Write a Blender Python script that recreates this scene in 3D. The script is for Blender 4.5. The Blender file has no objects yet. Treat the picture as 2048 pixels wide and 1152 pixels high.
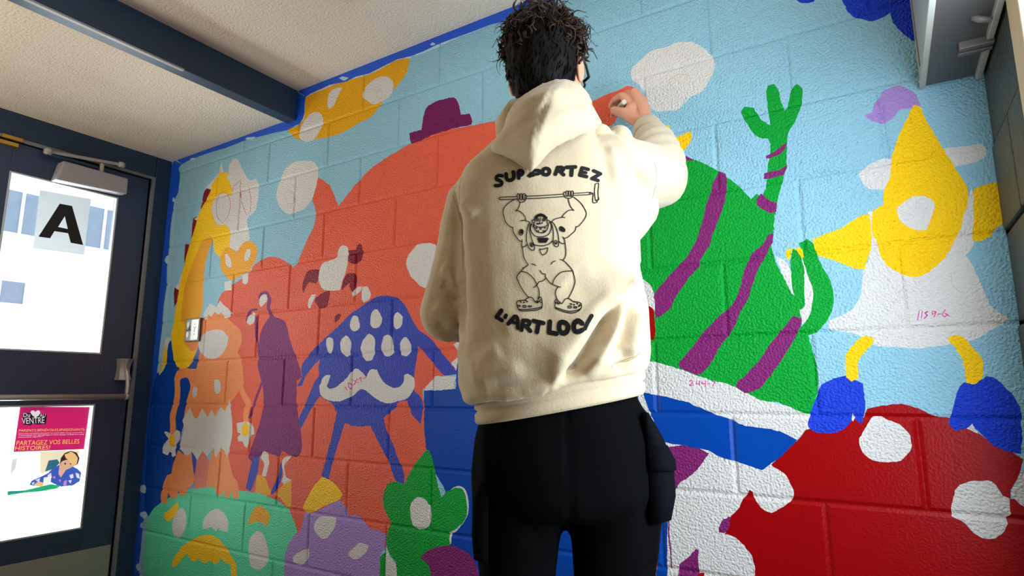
import bpy, bmesh, math, random
import numpy as np
from mathutils import Vector, Matrix, noise
from mathutils.bvhtree import BVHTree
from mathutils.geometry import delaunay_2d_cdt

# ---------------------------------------------------------------- camera, sky, lights, exposure
SC = bpy.context.scene
COL = SC.collection
cam_data = bpy.data.cameras.new('camera')
cam_data.lens = 21.0543
cam_data.sensor_width = 36
cam_data.clip_start = 0.01
cam = bpy.data.objects.new('camera', cam_data)
cam.matrix_world = Matrix([[0.849594, 0.090104, 0.519684, 3.218514], [0.527433, -0.140841, -0.837842, -1.666959], [-0.0023, 0.985924, -0.167181, 0.268583], [0, 0, 0, 1]])
COL.objects.link(cam)
SC.camera = cam

world = bpy.data.worlds.new('overcast_sky')
SC.world = world
world.use_nodes = True
bgn = world.node_tree.nodes['Background']
bgn.inputs['Color'].default_value = (0.86, 0.93, 1.0, 1)
bgn.inputs['Strength'].default_value = 3.2

def area_light(name, loc, direction, sx, sy, power, colour, spread=math.pi):
    d = bpy.data.lights.new(name, 'AREA')
    d.shape = 'RECTANGLE'; d.size = sx; d.size_y = sy
    d.energy = power; d.color = colour; d.spread = spread
    o = bpy.data.objects.new(name, d)
    o.location = loc
    o.rotation_euler = Vector(direction).to_track_quat('-Z', 'Y').to_euler()
    COL.objects.link(o)
    return o
# daylight arriving at the window in the right wall and at the glazed door in the left wall
area_light('window_daylight', (3.49, -0.63, 0.58), (-1, 0.25, -0.08), 0.36, 1.45, 30, (0.74, 0.87, 1.0))
area_light('door_daylight', (-0.60, -0.62, 0.15), (1, 0, 0.45), 1.3, 2.2, 135, (0.93, 0.96, 1.0))
area_light('ground_bounce', (-0.75, -0.60, -0.62), (1, 0, 1.25), 1.8, 1.2, 170, (1.0, 0.97, 0.92))
# unseen light strip added over the mural to brighten it
area_light('added_top_light', (2.55, -0.42, 1.575), (0, 0.10, -1), 1.5, 0.10, 2.5, (1.0, 0.97, 0.92))
area_light('added_ceiling_fill', (0.60, -2.2, 0.30), (0.15, 0.2, 1), 0.6, 0.4, 27, (1.0, 0.90, 0.77))  # added warm fill aimed up to brighten the ceilings, no real fixture
# the warm lamp hanging behind the photographer
lamp = bpy.data.lights.new('warm_lamp', 'POINT'); lamp.energy = 6; lamp.color = (1.0, 0.82, 0.58); lamp.shadow_soft_size = 0.18
lamp_o = bpy.data.objects.new('warm_lamp', lamp); lamp_o.location = (1.2, -3.1, 1.05); COL.objects.link(lamp_o)

SC.view_settings.view_transform = 'Standard'
SC.view_settings.look = 'None'
SC.view_settings.gamma = 1.0
SC.view_settings.exposure = 0.0
SC.view_settings.use_curve_mapping = False

# ---------------------------------------------------------------- materials
def lin(c):
    f = lambda v: v / 12.92 if v <= 0.04045 else ((v + 0.055) / 1.055) ** 2.4
    return tuple(f(v / 255.0) for v in c)

MATS = {}
def mat(name, rgb, rough=0.5, metal=0.0, bump=0.0, bscale=120.0, bdist=0.002, vary=0.0, vscale=6.0, spec=0.5, detail=2.0, trans=0.0, sheen=0.0, pits=0.0, stretch=None):
    if name in MATS: return MATS[name]
    m = bpy.data.materials.new(name); m.use_nodes = True
    nt = m.node_tree; N = nt.nodes; Lk = nt.links
    b = N['Principled BSDF']
    c = lin(rgb)
    b.inputs['Base Color'].default_value = (*c, 1)
    b.inputs['Roughness'].default_value = rough
    b.inputs['Metallic'].default_value = metal
    b.inputs['Specular IOR Level'].default_value = spec
    if sheen: 
        b.inputs['Sheen Weight'].default_value = sheen
    tc = N.new('ShaderNodeTexCoord')
    src = tc.outputs['Object']
    if stretch:
        mp = N.new('ShaderNodeMapping'); mp.inputs['Scale'].default_value = stretch
        Lk.new(src, mp.inputs['Vector']); src = mp.outputs['Vector']
    if vary:
        n = N.new('ShaderNodeTexNoise'); n.inputs['Scale'].default_value = vscale; n.inputs['Detail'].default_value = 4
        Lk.new(src, n.inputs['Vector'])
        mx = N.new('ShaderNodeMix'); mx.data_type = 'RGBA'
        mx.inputs['A'].default_value = (*[v * (1 - vary) for v in c], 1)
        mx.inputs['B'].default_value = (*[min(1, v * (1 + vary)) for v in c], 1)
        Lk.new(n.outputs['Fac'], mx.inputs['Factor']); Lk.new(mx.outputs['Result'], b.inputs['Base Color'])
    if bump:
        n = N.new('ShaderNodeTexNoise'); n.inputs['Scale'].default_value = bscale; n.inputs['Detail'].default_value = detail
        n.inputs['Roughness'].default_value = 0.45
        Lk.new(src, n.inputs['Vector'])
        h = n.outputs['Fac']
        if pits:
            v = N.new('ShaderNodeTexVoronoi'); v.inputs['Scale'].default_value = 34
            Lk.new(src, v.inputs['Vector'])
            r = N.new('ShaderNodeMapRange'); r.inputs['From Min'].default_value = 0.03; r.inputs['From Max'].default_value = 0.10
            r.inputs['To Min'].default_value = -pits; r.inputs['To Max'].default_value = 0
            Lk.new(v.outputs['Distance'], r.inputs['Value'])
            ad = N.new('ShaderNodeMath'); ad.operation = 'ADD'
            Lk.new(h, ad.inputs[0]); Lk.new(r.outputs['Result'], ad.inputs[1]); h = ad.outputs[0]
        bp = N.new('ShaderNodeBump'); bp.inputs['Strength'].default_value = bump; bp.inputs['Distance'].default_value = bdist
        Lk.new(h, bp.inputs['Height']); Lk.new(bp.outputs['Normal'], b.inputs['Normal'])
    if trans:
        t = N.new('ShaderNodeBsdfTranslucent'); t.inputs['Color'].default_value = (*c, 1)
        ms = N.new('ShaderNodeMixShader'); ms.inputs['Fac'].default_value = trans
        Lk.new(b.outputs['BSDF'], ms.inputs[1]); Lk.new(t.outputs['BSDF'], ms.inputs[2])
        Lk.new(ms.outputs['Shader'], N['Material Output'].inputs['Surface'])
    MATS[name] = m
    return m

def glass_mat():
    if 'window_glass' in MATS: return MATS['window_glass']
    m = bpy.data.materials.new('window_glass'); m.use_nodes = True
    nt = m.node_tree; N = nt.nodes; N.remove(N['Principled BSDF'])
    t = N.new('ShaderNodeBsdfTransparent'); t.inputs['Color'].default_value = (0.95, 0.98, 0.97, 1)
    g = N.new('ShaderNodeBsdfGlossy'); g.inputs['Roughness'].default_value = 0.03
    fr = N.new('ShaderNodeFresnel'); fr.inputs['IOR'].default_value = 1.45
    ms = N.new('ShaderNodeMixShader')
    nt.links.new(fr.outputs['Fac'], ms.inputs['Fac'])
    nt.links.new(t.outputs['BSDF'], ms.inputs[1]); nt.links.new(g.outputs['BSDF'], ms.inputs[2])
    nt.links.new(ms.outputs['Shader'], N['Material Output'].inputs['Surface'])
    MATS['window_glass'] = m
    return m

PAINT = {'sky': (138, 184, 202), 'lightfringe': (150, 193, 210), 'palefringe': (186, 214, 230), 'coral': (218, 92, 66), 'white': (207, 203, 199), 'mustard': (222, 160, 20),
 'yellow': (240, 190, 8), 'amber': (228, 158, 34), 'orange': (232, 140, 82), 'rose': (214, 122, 104), 'royal': (2, 62, 150), 'cobalt': (52, 66, 168), 'cobalt2': (24, 58, 190),
 'green': (0, 146, 46), 'mint': (88, 206, 160), 'lavender': (160, 128, 192), 'plum': (122, 32, 100), 'hatpurple': (108, 20, 80), 'maroon': (122, 12, 32),
 'red': (146, 3, 7), 'magenta': (214, 40, 140), 'pencil': (196, 176, 146), 'redpencil': (190, 110, 110)}
def paint(c):
    smooth = c in ('red', 'royal')
    return mat('paint_' + c, PAINT[c], rough=0.36 if smooth else 0.45, spec=0.13, bump=0.16 if smooth else 1.0, bscale=165, bdist=0.0065, vary=0.05, vscale=4, pits=0.25 if not smooth else 0.0, detail=1.5)

# ---------------------------------------------------------------- mesh helpers
class MB:
    """collects verts and faces for one mesh"""
    def __init__(s): s.v = []; s.f = []; s.m = []
    def add(s, vs, fs, mi=0):
        o = len(s.v); s.v += [tuple(v) for v in vs]
        s.f += [tuple(i + o for i in f) for f in fs]; s.m += [mi] * len(fs)
        return s
    def box(s, a, b, mi=0):
        (x0, y0, z0), (x1, y1, z1) = a, b
        return s.add([(x0,y0,z0),(x1,y0,z0),(x1,y1,z0),(x0,y1,z0),(x0,y0,z1),(x1,y0,z1),(x1,y1,z1),(x0,y1,z1)],
                     [(0,3,2,1),(4,5,6,7),(0,1,5,4),(1,2,6,5),(2,3,7,6),(3,0,4,7)], mi)
    def loft(s, rings, mi=0, cap=True):
        n = len(rings[0]); vs = [p for r in rings for p in r]; fs = []
        for i in range(len(rings) - 1):
            for j in range(n):
                k = (j + 1) % n
                fs.append((i*n+j, i*n+k, (i+1)*n+k, (i+1)*n+j))
        if cap:
            fs.append(tuple(range(n))[::-1]); o = (len(rings)-1)*n
            fs.append(tuple(range(o, o+n)))
        return s.add(vs, fs, mi)
    def tube(s, pts, rad, n=10, mi=0, flat=None, cap=True):
        pts = [Vector(p) for p in pts]
        if not hasattr(rad, '__len__'): rad = [rad] * len(pts)
        rings = []; up = None
        for i, p in enumerate(pts):
            t = (pts[min(i+1, len(pts)-1)] - pts[max(i-1, 0)]).normalized()
            if up is None:
                up = Vector((0,0,1)) if abs(t.z) < 0.9 else Vector((0,1,0))
            u = (up - t * up.dot(t))
            if u.length < 1e-5: u = Vector((1,0,0)) - t * t.x
            u.normalize(); w = t.cross(u); up = u
            fl = flat if flat else 1.0
            rings.append([p + (u * math.cos(2*math.pi*k/n) + w * fl * math.sin(2*math.pi*k/n)) * rad[i] for k in range(n)])
        return s.loft(rings, mi, cap)
    def ell(s, c, r, nu=16, nv=10, mi=0, rot=None):
        rings = []
        for i in range(nv + 1):
            t = math.pi * (0.02 + 0.96 * i / nv)
            ring = []
            for j in range(nu):
                a = 2*math.pi*j/nu
                v = Vector((r[0]*math.sin(t)*math.cos(a), r[1]*math.sin(t)*math.sin(a), -r[2]*math.cos(t)))
                if rot is not None: v = rot @ v
                ring.append(Vector(c) + v)
            rings.append(ring)
        return s.loft(rings, mi)
    def mesh(s, name):
        me = bpy.data.meshes.new(name); me.from_pydata(s.v, [], s.f); me.validate(); me.update()
        if len(me.polygons) == len(s.m): me.polygons.foreach_set('material_index', s.m)
        return me
    def build(s, name, mats, parent=None, smooth=False, bevel=0, recalc=True):
        me = s.mesh(name)
        if not isinstance(mats, (list, tuple)): mats = [mats]
        for m in mats: me.materials.append(m)
        if recalc or bevel:
            bm = bmesh.new(); bm.from_mesh(me)
            if recalc: bmesh.ops.recalc_face_normals(bm, faces=bm.faces)
            if bevel:
                ed = [e for e in bm.edges if len(e.link_faces) == 2 and e.calc_face_angle(0) > 0.6]
                bmesh.ops.bevel(bm, geom=ed, offset=bevel, segments=2, affect='EDGES', profile=0.6)
            bm.to_mesh(me); bm.free()
        if smooth: me.polygons.foreach_set('use_smooth', [True] * len(me.polygons))
        return link(name, me, parent)

def link(name, me, parent=None):
    o = bpy.data.objects.new(name, me); COL.objects.link(o)
    if parent is not None: o.parent = parent
    return o
def empty(name, loc=(0,0,0), rotz=0.0):
    o = bpy.data.objects.new(name, None); COL.objects.link(o)
    o.location = loc; o.rotation_euler = (0, 0, rotz); o.empty_display_size = 0.1
    return o
def thing(o, label, cat, group=None):
    o['label'] = label; o['category'] = cat
    if group: o['group'] = group
    return o
def structure(o):
    o['kind'] = 'structure'; return o

def remesh(mb, voxel, smooth_iter=6, sfac=0.5):
    """union of overlapping closed shapes as one continuous skin"""
    me = mb.mesh('tmp'); bm = bmesh.new(); bm.from_mesh(me); bmesh.ops.recalc_face_normals(bm, faces=bm.faces); bm.to_mesh(me); bm.free()
    o = link('tmp', me)
    r = o.modifiers.new('r', 'REMESH'); r.mode = 'VOXEL'; r.voxel_size = voxel
    if smooth_iter:
        sm = o.modifiers.new('s', 'SMOOTH'); sm.factor = sfac; sm.iterations = smooth_iter
    dg = bpy.context.evaluated_depsgraph_get()
    out = bpy.data.meshes.new_from_object(o.evaluated_get(dg))
    bpy.data.objects.remove(o); 
    return out
def coords(me):
    a = np.empty(len(me.vertices) * 3); me.vertices.foreach_get('co', a); return a.reshape(-1, 3)
def normals(me):
    a = np.empty(len(me.vertices) * 3); me.vertices.foreach_get('normal', a); return a.reshape(-1, 3)
def setco(me, a):
    me.vertices.foreach_set('co', a.ravel()); me.update()
def smooth_all(me):
    me.polygons.foreach_set('use_smooth', [True] * len(me.polygons))

def text_shape(body, size):
    """flat letters from the built-in font: verts (x,y) and faces"""
    cu = bpy.data.curves.new('t', 'FONT'); cu.body = body; cu.size = size; cu.resolution_u = 3
    o = bpy.data.objects.new('t', cu); COL.objects.link(o)
    dg = bpy.context.evaluated_depsgraph_get()
    me = bpy.data.meshes.new_from_object(o.evaluated_get(dg))
    vs = [(v.co.x, v.co.y) for v in me.vertices]; fs = [tuple(p.vertices) for p in me.polygons]
    bpy.data.objects.remove(o); bpy.data.curves.remove(cu); bpy.data.meshes.remove(me)
    return vs, fs

def flat_poly(pts):
    """triangulated simple polygon (2-D points)"""
    from mathutils.geometry import tessellate_polygon
    return [tuple(t) for t in tessellate_polygon([[Vector((p[0], p[1], 0)) for p in pts]])]

def inside(cen, loops):
    c_ = np.zeros(len(cen), int)
    for q in loops:
        q = np.array(q); px, pz = cen[:, 0][:, None], cen[:, 1][:, None]
        x1, z1 = q[:, 0][None], q[:, 1][None]; x2, z2 = np.roll(q[:, 0], -1)[None], np.roll(q[:, 1], -1)[None]
        c_ += (((z1 > pz) != (z2 > pz)) & (px < (x2-x1)*(pz-z1)/np.where(z2 == z1, 1e-12, z2-z1)+x1)).sum(1)
    return c_ % 2 == 1
def text_loops(body):
    vs, fs = text_shape(body, 1.0)
    cnt = {}
    for f in fs:
        for i in range(len(f)):
            a, b = f[i], f[(i+1) % len(f)]; cnt[(a, b)] = 1
    nxt = {a: b for a, b in cnt if (b, a) not in cnt}
    loops = []
    while nxt:
        a, b = nxt.popitem(); lp = [a]
        while b != lp[0] and b in nxt: lp.append(b); b = nxt.pop(b)
        loops.append([vs[i] for i in lp])
    a = np.array([p for l in loops for p in l]); lo, hi = a.min(0), a.max(0)
    return [[((x-lo[0])/(hi[0]-lo[0]), (y-lo[1])/(hi[1]-lo[1])) for x, y in l] for l in loops]
def printed_sheet(name, outline, layers, base, x):
    """one flat printed sheet in a plane of constant x; layers = [(material, loops)] bottom to top"""
    V_ = []; E_ = []
    def add(q):
        o = len(V_); V_.extend(Vector(p) for p in q); E_.extend((o+i, o+(i+1) % len(q)) for i in range(len(q)))
    add(outline)
    for m_, loops in layers:
        for q in loops: add(q)
    v, e, f, *_ = delaunay_2d_cdt(V_, E_, [], 0, 1e-6)
    v = np.array([(p.x, p.y) for p in v]); f = np.array([tuple(t) for t in f if len(t) == 3]); cen = v[f].mean(1)
    ms = [base] + [m_ for m_, _ in layers]; ti = np.zeros(len(f), int); keep = inside(cen, [outline])
    for i, (m_, loops) in enumerate(layers): ti[inside(cen, loops)] = i+1
    mb = MB(); mb.v = [(x, p[0], p[1]) for p in v]; mb.f = [tuple(int(k) for k in t) for t in f[keep]]; mb.m = [int(k) for k in ti[keep]]
    return mb.build(name, ms, recalc=False)

# ---------------------------------------------------------------- room shell
FLOOR = -0.76; CEIL_L = 1.50; CEIL_R = 1.628; XR = 3.47; YB = -4.2
m_ceil = mat('stucco_cream', (214, 204, 188), rough=0.9, bump=1.0, bscale=110, bdist=0.006, vary=0.04, detail=4, spec=0.2)
m_navy = mat('navy_gloss_paint', (24, 50, 76), rough=0.5, bump=0.12, bscale=60, bdist=0.001, vary=0.06)
m_navy2 = mat('navy_door_paint', (48, 62, 94), rough=0.42, bump=0.08, bscale=40, bdist=0.001, vary=0.05)
m_plaster = mat('cream_plaster', (206, 198, 182), rough=0.85, bump=0.3, bscale=80)
m_olive = mat('olive_grey_block_paint', (54, 58, 54), rough=0.55, bump=0.9, bscale=70, bdist=0.004, vary=0.18, vscale=9, pits=0.3)
m_wood = mat('pale_wood_trim', (214, 190, 154), rough=0.5, bump=0.15, bscale=30, vary=0.10, vscale=14, stretch=(6, 6, 0.5))
m_floor = mat('grey_terrazzo', (120, 116, 110), rough=0.45, vary=0.25, vscale=160)
m_steel = mat('brushed_steel', (172, 168, 160), rough=0.42, metal=0.45, bump=0.12, bscale=40, bdist=0.001, vary=0.06, stretch=(1, 1, 30))
m_strip = mat('grey_weatherstrip', (118, 120, 124), rough=0.6, vary=0.1)
m_alum = mat('satin_aluminium', (184, 180, 174), rough=0.4, metal=0.5, vary=0.05)
m_greymetal = mat('grey_painted_metal', (164, 160, 166), rough=0.45, vary=0.04)

structure(MB().box((-0.1, YB, FLOOR-0.1), (XR+0.1, 0.2, FLOOR)).build('floor', m_floor))
c = MB(); c.box((0, YB, CEIL_L), (0.99, 0.1, CEIL_L+0.3)); c.box((0.99, YB, CEIL_R), (XR+0.1, 0.1, CEIL_R+0.2))
structure(c.build('ceiling', m_ceil))
structure(MB().box((1.78, -0.50, 1.585), (3.32, -0.34, CEIL_R)).build('added_light_housing', m_plaster, bevel=0.004))  # housing made up for the added light strip over the mural
# the dropped navy beam between the two ceiling heights
structure(MB().box((0.962, YB, 1.484), (1.026, -0.002, CEIL_R+0.02)).build('trim_1', m_navy, bevel=0.004))
MB().box((1.012, YB, 1.4805), (1.029, -0.52, 1.4875)).build('beam_highlight', mat('highlight_grey', (150, 148, 150), rough=0.5), bpy.data.objects['trim_1'], bevel=0.002)  # pale strip paints the light catching the beam's lower corner
structure(MB().box((-0.1, YB-0.12, FLOOR), (XR+0.1, YB, CEIL_R+0.1)).build('wall_back', m_plaster))
# left wall: piers and lintel around the door opening (the door stands right in the corner)
w = MB(); w.box((-0.14, YB, FLOOR), (0, -1.10, CEIL_L+0.1)); w.box((-0.14, -1.10, 1.51), (0, 0.0, CEIL_L+0.1))
structure(w.build('wall_left', m_plaster))
# right wall around the window, block courses near the mural
WY0, WY1, WZ0, WZ1 = -0.84, -0.42, -0.20, 1.36
w = MB(); w.box((XR+0.02, YB, FLOOR), (XR+0.16, WY0, CEIL_R+0.1)); w.box((XR+0.02, WY1, FLOOR), (XR+0.16, 0.22, CEIL_R+0.1))
w.box((XR+0.02, WY0, FLOOR), (XR+0.16, WY1, WZ0)); w.box((XR+0.02, WY0, WZ1), (XR+0.16, WY1, CEIL_R+0.1))
w.box((XR, YB, FLOOR), (XR+0.02, WY0, CEIL_R+0.1)); w.box((XR, WY0, WZ1), (XR+0.02, WY1, CEIL_R+0.1)); w.box((XR, WY0, FLOOR), (XR+0.02, WY1, WZ0))
wall_right = structure(w.build('wall_right', m_plaster))
BH = 0.2032
for k in range(-4, 8):
    z0, z1 = max(FLOOR, k*BH+0.004), (k+1)*BH-0.004
    cuts = [0.0, -0.42] if k % 2 == 0 else [0.0, -0.20, -0.42]
    for a, b in zip(cuts[:-1], cuts[1:]):
        MB().box((XR - (0.004 if k % 2 else 0.0), b+0.003, z0), (XR+0.02, a-0.003 if a else 0.03, z1)).build('concrete_block', m_olive, wall_right, bevel=0.006)
t = MB(); t.box((XR-0.006, WY1-0.01, WZ0-0.08), (XR+0.06, WY1+0.078, WZ1+0.08)); t.box((XR-0.025, WY0-0.08, WZ0-0.08), (XR+0.06, WY0+0.01, WZ1+0.08))
t.box((XR-0.025, WY0+0.01, WZ1-0.01), (XR+0.06, WY1-0.01, WZ1+0.08)); t.box((XR-0.04, WY0+0.01, WZ0-0.08), (XR+0.06, WY1-0.01, WZ0+0.01))
win = structure(t.build('window_1', m_wood, bevel=0.004))
MB().box((XR+0.07, WY0, WZ0), (XR+0.076, WY1, WZ1)).build('pane', glass_mat(), win)
s_ = MB(); s_.box((XR+0.055, WY0, 0.56), (XR+0.095, WY1, 0.60)); s_.build('mullion', m_wood, win, bevel=0.003)

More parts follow.
